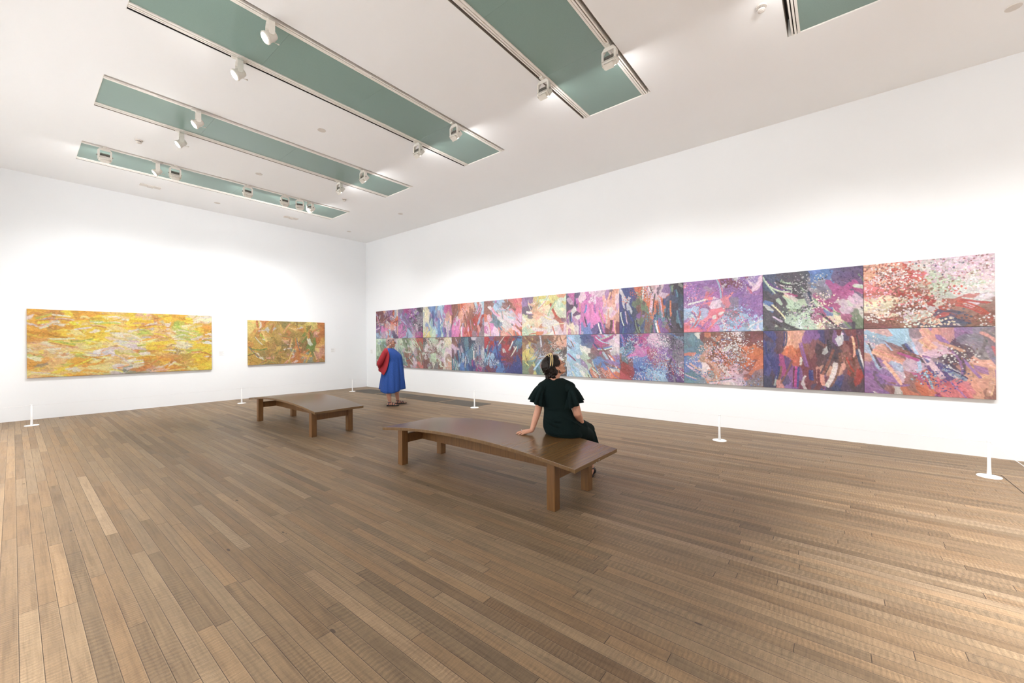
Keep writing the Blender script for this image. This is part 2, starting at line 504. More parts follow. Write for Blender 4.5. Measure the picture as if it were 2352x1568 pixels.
# ------------------------------------------------------------------ lamps on the tracks
def bracket(mb, w=0.088, drop=0.20, d=0.026, rim=0.026):
    mb.box(-0.022, 0.022, -0.075, 0.075, -0.022, 0.006)      # adapter in the track
    mb.box(-w * 0.62, w * 0.62, -d, d, -0.030, -0.022)
    for s in (-1, 1):
        mb.add([(s * w * 0.60, -d, -0.022), (s * w * 0.60, d, -0.022), (s * w, d, -0.062), (s * w, -d, -0.062), (s * w * 0.60, -d, -0.027), (s * w * 0.60, d, -0.027), (s * (w - 0.004), d, -0.066), (s * (w - 0.004), -d, -0.066)],
               [(0, 1, 2, 3), (7, 6, 5, 4), (0, 4, 5, 1), (1, 5, 6, 2), (2, 6, 7, 3), (3, 7, 4, 0)])
    # arms, with the sheared upper corners of the folded plate
    for s in (-1, 1):
        pts = [(-d, -0.0625), (-d, -drop), (-d * 0.5, -drop - 0.016), (d * 0.5, -drop - 0.016), (d, -drop), (d, -0.0625)]
        mb.prism(pts, s * (w - 0.004), s * w, lambda p, q, a: Vector((a, p, q)))
    # front rim of the folded plate
    pts = [(-w, -0.062), (-w, -drop + 0.006), (-w + 0.012, -drop - 0.006), (-w + rim, -drop - 0.006), (-w + rim, -0.066), (w - rim, -0.066), (w - rim, -drop - 0.006),
           (w - 0.012, -drop - 0.006), (w, -drop + 0.006), (w, -0.062), (w * 0.62, -0.022), (-w * 0.62, -0.022)]
    n = len(pts); vs = [(p, -d - 0.0042, q) for p, q in pts] + [(p, -d - 0.0002, q) for p, q in pts]
    fs = [(0, 1, 2, 3, 4), (4, 5, 10, 11, 0), (5, 6, 7, 8, 9), (5, 9, 10)]
    fs += [tuple(i + n for i in f)[::-1] for f in fs] + [(i, (i + 1) % n, n + (i + 1) % n, n + i) for i in range(n)]
    mb.add(vs, fs)

def light_data(kind):
    ld = bpy.data.lights.new(kind, 'SPOT')
    ld.color = LAMP_COL
    if kind == 'round':
        ld.energy = P_SPOT; ld.spot_size = math.radians(78); ld.spot_blend = 1.0; ld.shadow_soft_size = 0.05
    else:
        ld.energy = {'right': P_RIGHT, 'left': P_LEFT, 'end': P_END}[kind]
        ld.spot_size = math.radians({'right': 86, 'left': 94, 'end': 80}[kind]); ld.spot_blend = 1.0; ld.shadow_soft_size = 0.07
    return ld

def spill_data():
    ld = bpy.data.lights.new('spill', 'AREA')
    ld.shape = 'RECTANGLE'; ld.size = 0.13; ld.size_y = 0.10; ld.energy = P_SPILL; ld.color = LAMP_COL
    return ld
SPILL = spill_data()

LIGHTS = {k: light_data(k) for k in ('right', 'left', 'end', 'round')}

def flood(label, loc, rz, kind, tilt=38, group=None):
    """faces local +Y"""
    r = thing('wall_washer_lamp', label, 'ceiling lamp', loc, rz, group)
    b = MB(); bracket(b); b.build('bracket', M['white'], r)
    T = Matrix.Translation((0, 0.002, -0.150)) @ Matrix.Rotation(math.radians(-tilt), 4, 'X')
    h = MB()
    # housing seen from the back: hood, finned heat sink, rounded reflector box
    h.box(-0.074, 0.074, -0.012, 0.060, -0.062, -0.004, T)
    h.box(-0.074, 0.074, -0.012, 0.060, 0.048, 0.056, T)
    h.box(-0.078, -0.070, -0.020, 0.066, -0.062, 0.056, T); h.box(0.070, 0.078, -0.020, 0.066, -0.062, 0.056, T)
    h.build('lamp_housing', M['white'], r, bevel=0.003)
    f = MB()
    for k in range(11):
        x = -0.062 + k * 0.0124
        f.box(x - 0.0022, x + 0.0022, -0.03, 0.03, -0.004, 0.048, T)
    f.box(-0.068, 0.068, 0.012, 0.05, -0.002, 0.048, T)
    f.build('heat_sink', M['fin'], r)
    fl = MB().box(-0.055, 0.055, 0.0, 0.07, -0.088, -0.080, T).box(-0.055, 0.055, 0.0, 0.008, -0.088, -0.055, T)
    fl.build('glare_flap', M['white'], r, bevel=0.002)
    MB().box(-0.066, 0.066, 0.0605, 0.064, -0.055, 0.046, T).build('lens', M['flens'], r)
    for s in (-1, 1):
        MB().cap((s * 0.088, 0, -0.148), (s * 0.094, 0, -0.148), 0.012, 0.012).build('tilt_knob', M['fin'], r)
    lo = link(bpy.data.objects.new('lamp_light', LIGHTS[kind]), r)
    lo.location = T @ Vector((0, 0.085, 0))
    lo.rotation_euler = (math.radians(90 - {'right': 56, 'left': 57, 'end': 68}[kind]), 0, 0)
    lo = link(bpy.data.objects.new('lamp_spill', SPILL), r)
    lo.location = T @ Vector((0, 0.072, 0))
    lo.rotation_euler = (math.radians(90 - tilt), 0, 0)
    return r

def spot(label, loc, rz, tilt=40, group=None):
    """round spotlight, faces local +Y and down"""
    r = thing('track_spotlight', label, 'spotlight', loc, rz, group)
    b = MB(); bracket(b, 0.074, 0.185, 0.027, 0.006); b.build('bracket', M['white'], r)
    T = Matrix.Translation((0, 0.0, -0.185)) @ Matrix.Rotation(math.radians(-90 - tilt), 4, 'X')
    h = MB().lathe([(0.024, -0.066), (0.040, -0.060), (0.050, -0.03), (0.054, 0.02), (0.056, 0.040)], 32, M=T)
    h.build('lamp_housing', M['white'], r, smooth=True)
    g = MB().lathe([(0.055, 0.036), (0.062, 0.040), (0.063, 0.056), (0.058, 0.062)], 32, M=T)
    g.build('lens_ring', M['white'], r, smooth=True)
    MB().lathe([(0.046, 0.0625), (0.046, 0.065)], 32, M=T).build('lens', M['lens'], r)
    p = MB()
    p.cap(T @ Vector((0.025, 0.043, -0.01)), T @ Vector((0.044, 0.066, -0.055)), 0.003)
    p.cap(T @ Vector((0.044, 0.066, -0.055)), T @ Vector((0.046, 0.069, -0.061)), 0.008)
    p.build('focus_lever', M['white'], r, smooth=True)
    lo = link(bpy.data.objects.new('lamp_light', LIGHTS['round']), r)
    lo.location = T @ Vector((0, 0, 0.085))
    lo.rotation_euler = (math.radians(90 - 46), 0, 0)
    return r

def lamps():
    tr = [(x + 0.06, x + SW - 0.06) for x in SX]
    G = 'white wall-washer lamps on the ceiling tracks'
    # towards the long right wall
    lab = {(1, 0): 'white box lamp on the left track of the second ceiling strip, far end',
           (1, 1): 'white box lamp on the right track of the second ceiling strip, above its last pane',
           (2, 0): 'white box lamp at the black-slotted edge of the middle ceiling strip',
           (2, 1): 'white box lamp, right track of the middle ceiling strip, over its last glass seam',
           (3, 0): 'white box lamp on left track of wide ceiling strip above long painting',
           (3, 1): 'white box lamp, right track of the wide ceiling strip, largest of its kind',
           (4, 0): 'white box lamp, left track of the ceiling strip cut off at top right',
           (4, 1): 'white box lamp, far track of the ceiling strip cut off at top right'}
    for (i, s), l in lab.items():
        flood(l, (tr[i][s], -3.19, H), 0, 'right', group=G)
    GO = 'added white box lamps on the ceiling outside the photo'  # unseen lamps added for the brightness of the room
    for x, q in ((14.56, 'nearer'), (15.5, 'farther')):
        flood('added white box lamp outside the photo, ' + q + ' of two facing the long wall', (x, -3.19, H), 0, 'right', group=GO)
    for y, q in ((-2.9, 'first'), (-4.2, 'second'), (-5.5, 'third'), (-6.6, 'fourth')):
        flood('added white box lamp outside the photo facing the end wall, ' + q + ' from the long wall', (tr[4][1], y, H), math.radians(-90), 'end', group=GO)
    # towards the left wall, all on the right track of the first strip
    xl = tr[0][1]
    for y, l, rz in ((-6.49, 'white box lamp at the near left end of the seven-lamp row', 90),
                     (-5.55, 'white box lamp just right of the shining round spotlight in the seven-lamp row', 90),
                     (-4.34, 'white box lamp standing alone in the middle of the seven-lamp row', 90),
                     (-3.60, 'white box lamp third from the right end of the seven-lamp row', 90),
                     (-3.27, 'white box lamp second from the right end of the seven-lamp row', 62),
                     (-3.03, 'white box lamp at the right end of the seven-lamp row', 20)):
        flood(l, (xl, y, H), math.radians(rz), 'left', tilt=36, group=G)
    G2 = 'shining round spotlights'
    for (i, s), l in {(2, 1): 'large shining round spotlight on the right track of the middle ceiling strip',
                      (2, 0): 'shining round spotlight on the black-slotted edge of the middle ceiling strip',
                      (1, 1): 'shining round spotlight on the right track of the second ceiling strip',
                      (1, 0): 'shining round spotlight below the left track of the second ceiling strip',
                      (0, 1): 'shining round spotlight within the seven-lamp row nearest the left wall',
                      (3, 0): 'shining round spotlight on the wide ceiling strip above the photo, left track',
                      (3, 1): 'shining round spotlight on the wide ceiling strip above the photo, right track',
                      (4, 0): 'shining round spotlight on the last ceiling strip above the photo, left track'}.items():
        spot(l, (tr[i][s], -5.80, H), math.radians(172), group=G2)

def ceiling_bits():
    G = 'flat white discs set in the ceiling'
    def disc(x, y, l, R=0.06):
        o = MB().lathe([(R, -0.004), (R, 0.0)], 32).build('sprinkler_cover', M['detector'])
        o.location = (x, y, H); tag(o, l, 'ceiling disc', G)
    disc(6.0, -4.406, 'small white ceiling disc between the second and middle glass strips')
    disc(3.414, -4.406, 'small white ceiling disc between the first and second glass strips')
    disc(0.828, -4.412, 'small white ceiling disc between the first glass strip and the left wall')
    disc(3.478, -1.114, 'small white ceiling disc near the right wall, beyond the second glass strip')
    disc(0.899, -1.111, 'small white ceiling disc closest to the far corner of the room')
    disc(13.764, -1.064, 'white ceiling disc at the top right corner of the photo', 0.06)
    def det(x, y, l):
        r = thing('smoke_detector', l, 'smoke detector', (x, y, H), 0, 'smoke detectors on the ceiling')
        MB().lathe([(0.048, -0.014), (0.052, 0.0)], 28).build('base_plate', M['detector'], r, smooth=False)
        MB().lathe([(0.018, -0.052), (0.034, -0.046), (0.036, -0.034), (0.02, -0.030)], 24).build('sensor_cap', M['detector'], r, smooth=False)
        c = MB()
        for k in range(6):
            a = k * PI / 3
            c.box(-0.003, 0.003, -0.003, 0.003, -0.034, -0.012, Matrix.Translation((0.026 * math.cos(a), 0.026 * math.sin(a), 0)))
        c.build('sensor_cage', M['fin'], r)
    det(3.375, -6.171, 'smoke detector left of the second ceiling strip, near its left end')
    det(3.386, -2.608, 'smoke detector between the far ends of the first and second ceiling strips')
    det(11.76, -2.72, 'smoke detector at the top edge of the photo beside the last ceiling strip')
    for y, l in ((-5.64, 'white ceiling plate left of the first glass strip, nearer the camera'),
                 (-2.80, 'white ceiling plate left of the first glass strip, nearer the far corner')):
        r = thing('emergency_light', l, 'emergency light', (0.975, y, H), 0, 'emergency lights on the ceiling')
        MB().box(-0.075, 0.075, -0.17, 0.17, -0.012, 0.0).build('mounting_plate', M['detector'], r, bevel=0.004)
        MB().box(-0.05, 0.05, -0.045, 0.045, -0.03, -0.012).build('lamp_cover', M['detector'], r, bevel=0.004)

# ------------------------------------------------------------------ paintings
PALS = dict(r=(172, 76, 66), R=(116, 70, 72), o=(206, 118, 84), p=(206, 128, 178), P=(216, 190, 206), m=(172, 78, 132),
            v=(140, 108, 160), V=(88, 72, 108), b=(92, 130, 184), B=(62, 76, 126), l=(160, 192, 216), t=(94, 132, 146),
            g=(118, 136, 112), G=(192, 212, 188), k=(72, 70, 78), a=(134, 130, 138), w=(222, 218, 216), c=(228, 216, 184),
            y=(214, 196, 122), n=(134, 96, 84), e=(222, 168, 146), z=(68, 82, 106), s=(218, 124, 128),
            Y=(246, 204, 66), O=(224, 160, 62), C=(242, 220, 150), E=(236, 190, 130), N=(196, 128, 74), A=(176, 196, 92),
            W=(240, 226, 196), L=(206, 196, 208), H=(198, 158, 84), J=(170, 142, 84), K=(142, 130, 84), Q=(108, 136, 76),
            F=(196, 124, 76), D=(120, 92, 66), U=(128, 140, 130), X=(216, 196, 120))
PALL = {k: np.array(srgb(*v)[:3]) for k, v in PALS.items()}

def vnoise(rng, X, Y, sc):
    """smooth value noise on metres coordinates"""
    gx, gy = X / sc, Y / sc
    nx, ny = int(gx.max()) + 3, int(gy.max()) + 3
    g = rng.random((ny, nx))
    ix, iy = gx.astype(int), gy.astype(int); fx, fy = gx - ix, gy - iy
    fx = fx * fx * (3 - 2 * fx); fy = fy * fy * (3 - 2 * fy)
    a = g[iy, ix] * (1 - fx) + g[iy, ix + 1] * fx
    b = g[iy + 1, ix] * (1 - fx) + g[iy + 1, ix + 1] * fx
    return a * (1 - fy) + b * fy

def paint_canvas(wd, hg, res, grid, seed, orient='m', patches=60, strokes=26, dots=10, dab=0.012, asp=2.4, soft=0, stip=1.0, tone=0.76):
    rng = np.random.default_rng(seed)
    nx, ny = int(wd / res), int(hg / res)
    X, Y = np.meshgrid(np.linspace(0, wd, nx + 1), np.linspace(0, hg, ny + 1))   # Y down from the top
    rows = grid.split('/'); nr = len(rows); rows = [r_.ljust(max(map(len, rows)), r_[-1]) for r_ in rows]
    nc = len(rows[0]); letters = [c for r_ in rows for c in r_]
    GA = np.array([[PALL[c] for c in r_] for r_ in rows])
    cell = lambda x, y: rows[min(max(int(y / hg * nr), 0), nr - 1)][min(max(int(x / wd * nc), 0), nc - 1)]
    mean = GA.mean((0, 1))
    def pick(x, y, p=0.8, mute=0.22):
        q = rng.random()
        if q < p: c = PALL[cell(x + rng.normal(0, 0.04), y + rng.normal(0, 0.04))]
        elif q < 0.95: c = PALL[letters[rng.integers(len(letters))]]
        else: c = PALL['w']
        k = (c * (1 - mute) + mean * mute) * (1 + rng.normal(0, 0.13)) * (1 + rng.normal(0, 0.05, 3))
        return np.clip(k, 0.008, 0.86)
    wx = X + (vnoise(rng, X, Y, 0.16) - 0.5) * 0.09 + (vnoise(rng, X, Y, 0.035) - 0.5) * 0.024
    wy = Y + (vnoise(rng, X, Y, 0.16) - 0.5) * 0.09 + (vnoise(rng, X, Y, 0.035) - 0.5) * 0.024
    # underpainting: the colour zones run softly into each other
    gu = np.clip(wx / wd * nc - 0.5, 0, nc - 1.001); gv = np.clip(wy / hg * nr - 0.5, 0, nr - 1.001)
    iu, iv = gu.astype(int), gv.astype(int); fu, fv = (gu - iu)[..., None], (gv - iv)[..., None]
    iu2, iv2 = np.minimum(iu + 1, nc - 1), np.minimum(iv + 1, nr - 1)
    under = (GA[iv, iu] * (1 - fu) + GA[iv, iu2] * fu) * (1 - fv) + (GA[iv2, iu] * (1 - fu) + GA[iv2, iu2] * fu) * fv
    best = np.full(X.shape, 1e9); img = np.zeros(X.shape + (3,)); ang = np.zeros(X.shape)
    n = int(patches * wd / 1.2)
    TH = {'v': lambda: PI / 2 + rng.normal(0, 0.18), 'h': lambda: rng.normal(0, 0.2), 'm': lambda: rng.random() * PI, 'd': lambda: 0.8 + rng.normal(0, 0.4)}[orient]
    for i in range(n):
        cx, cy = rng.random() * wd, rng.random() * hg
        th = TH(); a = rng.uniform(1.0, asp)
        dx, dy = wx - cx, wy - cy
        u = (dx * math.cos(th) + dy * math.sin(th)) / a; v = (-dx * math.sin(th) + dy * math.cos(th)) * a ** 0.5
        d = u * u + v * v
        m = d < best
        best = np.where(m, d, best); img[m] = pick(cx, cy); ang[m] = th
    img = img * 0.80 + under * 0.20
    # brush drag inside each patch
    s1 = vnoise(rng, np.abs(X * np.cos(ang) + Y * np.sin(ang)) * 0.3, np.abs(-X * np.sin(ang) + Y * np.cos(ang)) + 2, 0.010)
    img *= (1 + (s1 - 0.5) * 0.45)[..., None]
    def soften(k):
        for _ in range(k):
            img[1:-1, 1:-1] = (img[:-2, 1:-1] + img[2:, 1:-1] + img[1:-1, :-2] + img[1:-1, 2:] + img[1:-1, 1:-1] * 2) / 6
    def dabit(cx, cy, rx, ry, th, c, al=1.0):
        R = max(rx, ry) * 1.3
        x0, x1 = int(max((cx - R) / res, 0)), int(min((cx + R) / res + 2, nx + 1))
        y0, y1 = int(max((cy - R) / res, 0)), int(min((cy + R) / res + 2, ny + 1))
        if x0 >= x1 or y0 >= y1: return
        dx, dy = X[y0:y1, x0:x1] - cx, Y[y0:y1, x0:x1] - cy
        u = (dx * math.cos(th) + dy * math.sin(th)) / rx; v = (-dx * math.sin(th) + dy * math.cos(th)) / ry
        mk = np.clip((1.15 - np.sqrt(u * u + v * v)) * 4, 0, 1)[..., None] * al
        img[y0:y1, x0:x1] = img[y0:y1, x0:x1] * (1 - mk) + c * mk
    # bundles of side-by-side strokes that follow one curve, each built from dabs
    ns = int(strokes * wd / 1.2)
    for i in range(ns):
        x0, y0 = rng.random() * wd, rng.random() * hg
        th0 = TH() if orient != 'm' else rng.random() * 2 * PI
        bend = rng.normal(0, 1.5); Ls = rng.uniform(0.12, 0.42)
        for b in range(rng.integers(1, 4)):
            wdt = rng.uniform(0.007, 0.020); c = pick(x0, y0, 0.55, 0.12); st = wdt * 0.6
            th = th0; x = x0 + math.cos(th0 + PI / 2) * b * 0.026; y = y0 + math.sin(th0 + PI / 2) * b * 0.026
            for k in range(int(Ls / st)):
                dabit(x, y, wdt * rng.uniform(0.7, 1.15), wdt * 0.75, th + PI / 2 + rng.normal(0, 0.2), np.clip(c * (1 + rng.normal(0, 0.16)), 0, 0.88), 0.82)
                th += bend * st; x += math.cos(th) * st; y += math.sin(th) * st
    soften(1 + int(soft))
    # broken touches all over, each close to the colour beneath
    nt = int(800 * wd * hg * stip)
    px, py = rng.random(nt) * wd, rng.random(nt) * hg
    for i in range(nt):
        ix, iy = min(int(px[i] / res), nx), min(int(py[i] / res), ny)
        k = img[iy, ix] * (1 + rng.normal(0, 0.20)) * (1 + rng.normal(0, 0.08, 3)) + rng.random() * 0.03
        rr = rng.uniform(0.006, 0.014); dabit(px[i], py[i], rr * 1.3, rr * 0.7, ang[iy, ix] + rng.normal(0, 0.4), np.clip(k, 0.005, 0.88), 0.7)
    # dotted fields
    for i in range(int(dots * wd / 1.2)):
        cx, cy = rng.random() * wd, rng.random() * hg; R = rng.uniform(0.07, 0.22)
        c = pick(cx, cy, 0.45, 0.1); c2 = pick(cx, cy, 0.3, 0.1)
        if rng.random() < 0.45: c = c * 0.4 + 0.42
        for k in range(int(R * R * 3300)):
            a, q = rng.random() * 2 * PI, R * math.sqrt(rng.random()) * rng.uniform(0.6, 1)
            rr = dab * rng.uniform(0.5, 1.05)
            dabit(cx + q * math.cos(a) * 1.3, cy + q * math.sin(a), rr, rr * rng.uniform(0.65, 1), rng.random() * PI,
                  np.clip((c if rng.random() < 0.7 else c2) * (1 + rng.normal(0, 0.18)), 0, 0.88), 0.85)
    return np.clip(img * tone, 0.004, 0.88), nx, ny

def canvas_mesh(name, wd, hg, dep, img, nx, ny):
    """front face in the local XZ plane at y=-dep, x right, z from 0 at the bottom up"""
    xs, zs = np.linspace(0, wd, nx + 1), np.linspace(hg, 0, ny + 1)
    XX, ZZ = np.meshgrid(xs, zs)
    V = np.stack([XX, np.full(XX.shape, -dep), ZZ], -1).reshape(-1, 3)
    C = img.reshape(-1, 3); W1 = nx + 1
    i, j = np.meshgrid(np.arange(nx), np.arange(ny))
    a = (j * W1 + i).ravel()
    F = np.stack([a, a + W1, a + W1 + 1, a + 1], -1)
    ring = list(range(0, nx)) + [k * W1 + nx for k in range(ny)] + [ny * W1 + k for k in range(nx, 0, -1)] + [k * W1 for k in range(ny, 0, -1)]
    ring = np.array(ring); n0 = len(V)
    RV = V[ring].copy(); RV[:, 1] = -0.004
    V = np.vstack([V, RV]); C = np.vstack([C, C[ring] * 0.9])
    m = len(ring); k = np.arange(m); k2 = (k + 1) % m
    F2 = np.stack([ring[k], ring[k2], n0 + k2, n0 + k], -1)
    F = np.vstack([F, F2])
    me = bpy.data.meshes.new(name)
    me.vertices.add(len(V)); me.vertices.foreach_set('co', V.astype(np.float32).ravel())
    nl = F.size + m
    me.loops.add(nl)
    me.loops.foreach_set('vertex_index', np.concatenate([F.ravel(), n0 + k[::-1]]).astype(np.int32))
    np_ = len(F) + 1
    me.polygons.add(np_)
    me.polygons.foreach_set('loop_start', np.concatenate([np.arange(len(F)) * 4, [F.size]]).astype(np.int32))
    me.update(calc_edges=True); me.validate()
    at = me.color_attributes.new('paint', 'FLOAT_COLOR', 'POINT')
    at.data.foreach_set('color', np.hstack([C, np.ones((len(C), 1))]).astype(np.float32).ravel())
    me.materials.append(M['paint'])
    return me

TOPG = ['RRvo/RnRo/vpeP/lPlV', 'vmvk/lvka/ptak/plPm', 'cblm/cBve/GlbP/yGbv', 'noel/nenr/pPrR/psra', 'nlns/otws/PtwP/pPeo',
        'vyyG/VecG/ccwr/GowP', 'zpPe/kppP/vppe/cbBR', 'BoPk/Bgoz/zntk/Bgvk', 'vvRv/vsvv/lsav/spll', 'zkbV/kkam/kGmP/kGcg', 'erPP/srGw/cnrw/Rnzn']
BOTG = ['GlaP/GgkG/GgGg/ggng', 'GgGr/GgPn/tngn/tnPs', 'kGRc/wnGP/RGPw/Rane', 'nzka/Pzta/Rlta/tbBm', 'rnrt/BbrR/lBRB/RbVB',
        'nnne/yank/ylnw/gtgk', 'lBmP/lGRw/lGbv/lGno', 'BmPk/tpva/nbva/rblV', 'tnnR/tnno/beoo/tePa', 'BevkR/zonkn/BmRer/zvRBk', 'lleva/enPka/vPmBe/vnose']
TOPN = ['dark red, orange and lilac dotted canvas, top row, first at the far left', 'lilac and magenta canvas with grey speckles, top row, second from the left',
        'cream and blue canvas with an ochre corner, top row, third from the left', 'orange, brown and pink striped canvas, top row, fourth from the left',
        'slanting orange, pink and dark striped canvas, top row, fifth from the left', 'cream, mauve and yellow canvas, top row, sixth from the left',
        'bright pink streaked canvas, top row, seventh from the left', 'dark slate canvas with upright orange and white bands, top row, fourth from the right',
        'lilac and salmon pink canvas, top row, third from the right', 'dark grey canvas with brown and white dotted bands, top row, second from the right',
        'pale canvas thick with red and white dabs, top right corner of the grid']
BOTN = ['pale green and grey canvas behind the standing woman, bottom left corner of the grid', 'green canvas with red wedges, bottom row, second from the left, right of the standing woman',
        'cream and maroon speckled canvas, bottom row, third from the left', 'slate, blue and mauve canvas, bottom row, fourth from the left',
        'red and deep blue canvas, bottom row, fifth from the left', 'grey brown canvas with a yellow patch, bottom row, behind the seated woman\'s hair',
        'pale turquoise canvas with slanting ochre strokes, bottom row, fifth from the right', 'violet and blue speckled canvas, bottom row, fourth from the right',
        'teal and rust canvas with white dots, bottom row, third from the right', 'dark canvas with blue, orange and pink strokes, bottom row, second from the right',
        'pink, orange and blue streaked canvas, bottom right corner of the grid']
OPT = {0: 'm', 1: 'm', 2: 'v', 3: 'v', 4: 'd', 5: 'm', 6: 'v', 7: 'v', 8: 'm', 9: 'd', 10: 'h'}
OPB = {0: 'd', 1: 'd', 2: 'm', 3: 'v', 4: 'm', 5: 'm', 6: 'd', 7: 'm', 8: 'm', 9: 'v', 10: 'd'}
DOTS_T = [8, 10, 2, 3, 1, 2, 2, 10, 14, 12, 44]
DOTS_B = [2, 4, 22, 10, 6, 14, 6, 30, 26, 1, 5]

def paintings():
    x0 = 0.6309; zt, zm, zb = 2.4916, 1.6034, 0.7149
    G = 'twenty-two abstract canvases hung edge to edge in two rows'
    for row, (grids, names, ori, dts) in enumerate(((TOPG, TOPN, OPT, DOTS_T), (BOTG, BOTN, OPB, DOTS_B))):
        for i in range(11):
            res = [0.009, 0.009, 0.008, 0.008, 0.007, 0.007, 0.0065, 0.006, 0.0055, 0.005, 0.0045][i]
            wd, hg = 1.196, 0.884
            img, nx, ny = paint_canvas(wd, hg, res, grids[i], 100 + row * 50 + i, ori[i], patches=95,
                                       strokes=26 if dts[i] < 20 else 12, dots=dts[i], dab=0.011 if i != 10 or row else 0.014)
            me = canvas_mesh('abstract_canvas', wd, hg, 0.042, img, nx, ny)
            o = link(bpy.data.objects.new('abstract_canvas', me))
            o.location = (x0 + 1.2 * i + 0.002, 0, (zm + 0.002) if row == 0 else zb)
            tag(o, names[i], 'painting', G)
    # two paintings on the left wall: local x runs along world +y
    img, nx, ny = paint_canvas(2.981, 1.356, 0.008, 'ONYOOYEYeNYOYW/ONOYAYCYNENACYO/OOYCYYWCAeEWAAO/EWECYCCLCYYWWYA/WEWCLLEWNYEKHAY/OEEOCCEWNHONHYO/CEYOCCLUNeOOHYY',
                               7, 'h', patches=230, strokes=44, dots=1, dab=0.009, asp=3.6, soft=0, stip=2.0, tone=0.68)
    me = canvas_mesh('yellow_painting', 2.981, 1.356, 0.042, img, nx, ny)
    o = link(bpy.data.objects.new('yellow_painting', me)); o.location = (0, -7.3155, 0.8201); o.rotation_euler = (0, 0, PI / 2)
    tag(o, 'long bright yellow and orange abstract painting on the left wall', 'painting')
    img, nx, ny = paint_canvas(2.079, 1.2115, 0.008, 'XXFHJKJXHXXF/XFHJKJEHHJXF/HHEJJKJJQKeF/HHAJJeKKJQFH/HHAFKDKDKQFE/HHKJKJUFDQEe/HHKKJJeNeUee/HHKJJKFFUUFF',
                               21, 'm', patches=120, strokes=26, dots=1, dab=0.009, asp=3.0, soft=0, stip=2.0, tone=0.78)
    me = canvas_mesh('ochre_painting', 2.079, 1.2115, 0.042, img, nx, ny)
    o = link(bpy.data.objects.new('ochre_painting', me)); o.location = (0, -3.5297, 0.8895); o.rotation_euler = (0, 0, PI / 2)
    tag(o, 'smaller ochre and olive green abstract painting on the left wall', 'painting')

def wall_labels():
    def card(loc, rz, wd, hg, label):
        r = thing('wall_label', label, 'wall label', loc, rz, 'white caption cards on the walls')
        MB().box(0, wd, -0.004, 0, 0, hg).build('card', M['card'], r)
        t = MB(); rng = random.Random(wd)
        for k in range(7):
            if k == 4: continue
            z = hg * 0.88 - k * hg * 0.115
            t.box(wd * 0.06, wd * (0.5 + 0.4 * rng.random()), -0.0045, -0.004, z - 0.004, z)
        t.build('text_lines', M['ink'], r)
    card((0, -4.175, 1.155), PI / 2, 0.135, 0.13, 'white caption card between the yellow and the ochre painting')
    card((0, -1.235, 1.18), PI / 2, 0.14, 0.125, 'white caption card right of the ochre painting')
    card((0.24, 0, 1.11), 0, 0.13, 0.145, 'white caption card left of the long painting, by the far corner')

# ------------------------------------------------------------------ benches
def make_bench(loc, label):
    r = thing('wooden_bench', label, 'bench', loc, 0, 'long curved-top wooden gallery benches')
    hl, hw = 1.345, 0.40
    prof = lambda x: 0.512 - 0.09 * (x / hl) ** 2
    T = 0.034
    n = 40
    xs = [-hl + 2 * hl * i / n for i in range(n + 1)]
    out = [(x, prof(x)) for x in xs] + [(x, prof(x) - T) for x in xs[::-1]]
    m = MB()
    top = [Vector((x, y, prof(x))) for y in (-hw, hw) for x in xs]; bot = [Vector((x, y, prof(x) - T)) for y in (-hw, hw) for x in xs]
    k = n + 1; vs = top + bot; fs = []
    for i in range(n):
        fs += [(i, i + 1, k + i + 1, k + i), (2 * k + i, 3 * k + i, 3 * k + i + 1, 2 * k + i + 1),
               (i, 2 * k + i, 2 * k + i + 1, i + 1), (k + i, k + i + 1, 3 * k + i + 1, 3 * k + i)]
    fs += [(0, k, 3 * k, 2 * k), (n, 2 * k + n, 3 * k + n, k + n)]
    m.add(vs, fs)
    m.build('bench_top', M['top'], r, bevel=0.003)
    for sx in (-1, 1):
        cx = sx * 1.07
        for sy in (-1, 1):
            zt = prof(abs(cx) + 0.045) - T + 0.001
            MB().box(cx - 0.042, cx + 0.042, sy * 0.30 - 0.042, sy * 0.30 + 0.042, 0, zt).build('leg', M['oak'], r, bevel=0.004)
        MB().box(cx - 0.022, cx + 0.022, -0.258, 0.258, 0.254, 0.356).build('end_rail', M['oak'], r, bevel=0.003)
    xs2 = [-1.048 + 2.096 * i / 24 for i in range(25)]
    b = MB()
    pts = [(x, 0.254) for x in (-1.048, 1.048)] + [(x, min(0.40, prof(x) - T - 0.0005)) for x in xs2[::-1]]
    b.prism(pts, -0.03, 0.03, lambda p, q, a: Vector((p, a, q)))
    b.build('long_rail', M['oak'], r, bevel=0.002)
    if label.startswith('nearer'):
        s = MB()
        for (y, z) in ((0.02, 0.404), (0.02, 0.392), (-0.03, 0.392)):
            s.cap((hl - 0.002, y, z), (hl + 0.0015, y, z), 0.004, 0.004)
        s.build('screw_head', M['silver'], r)
    return r

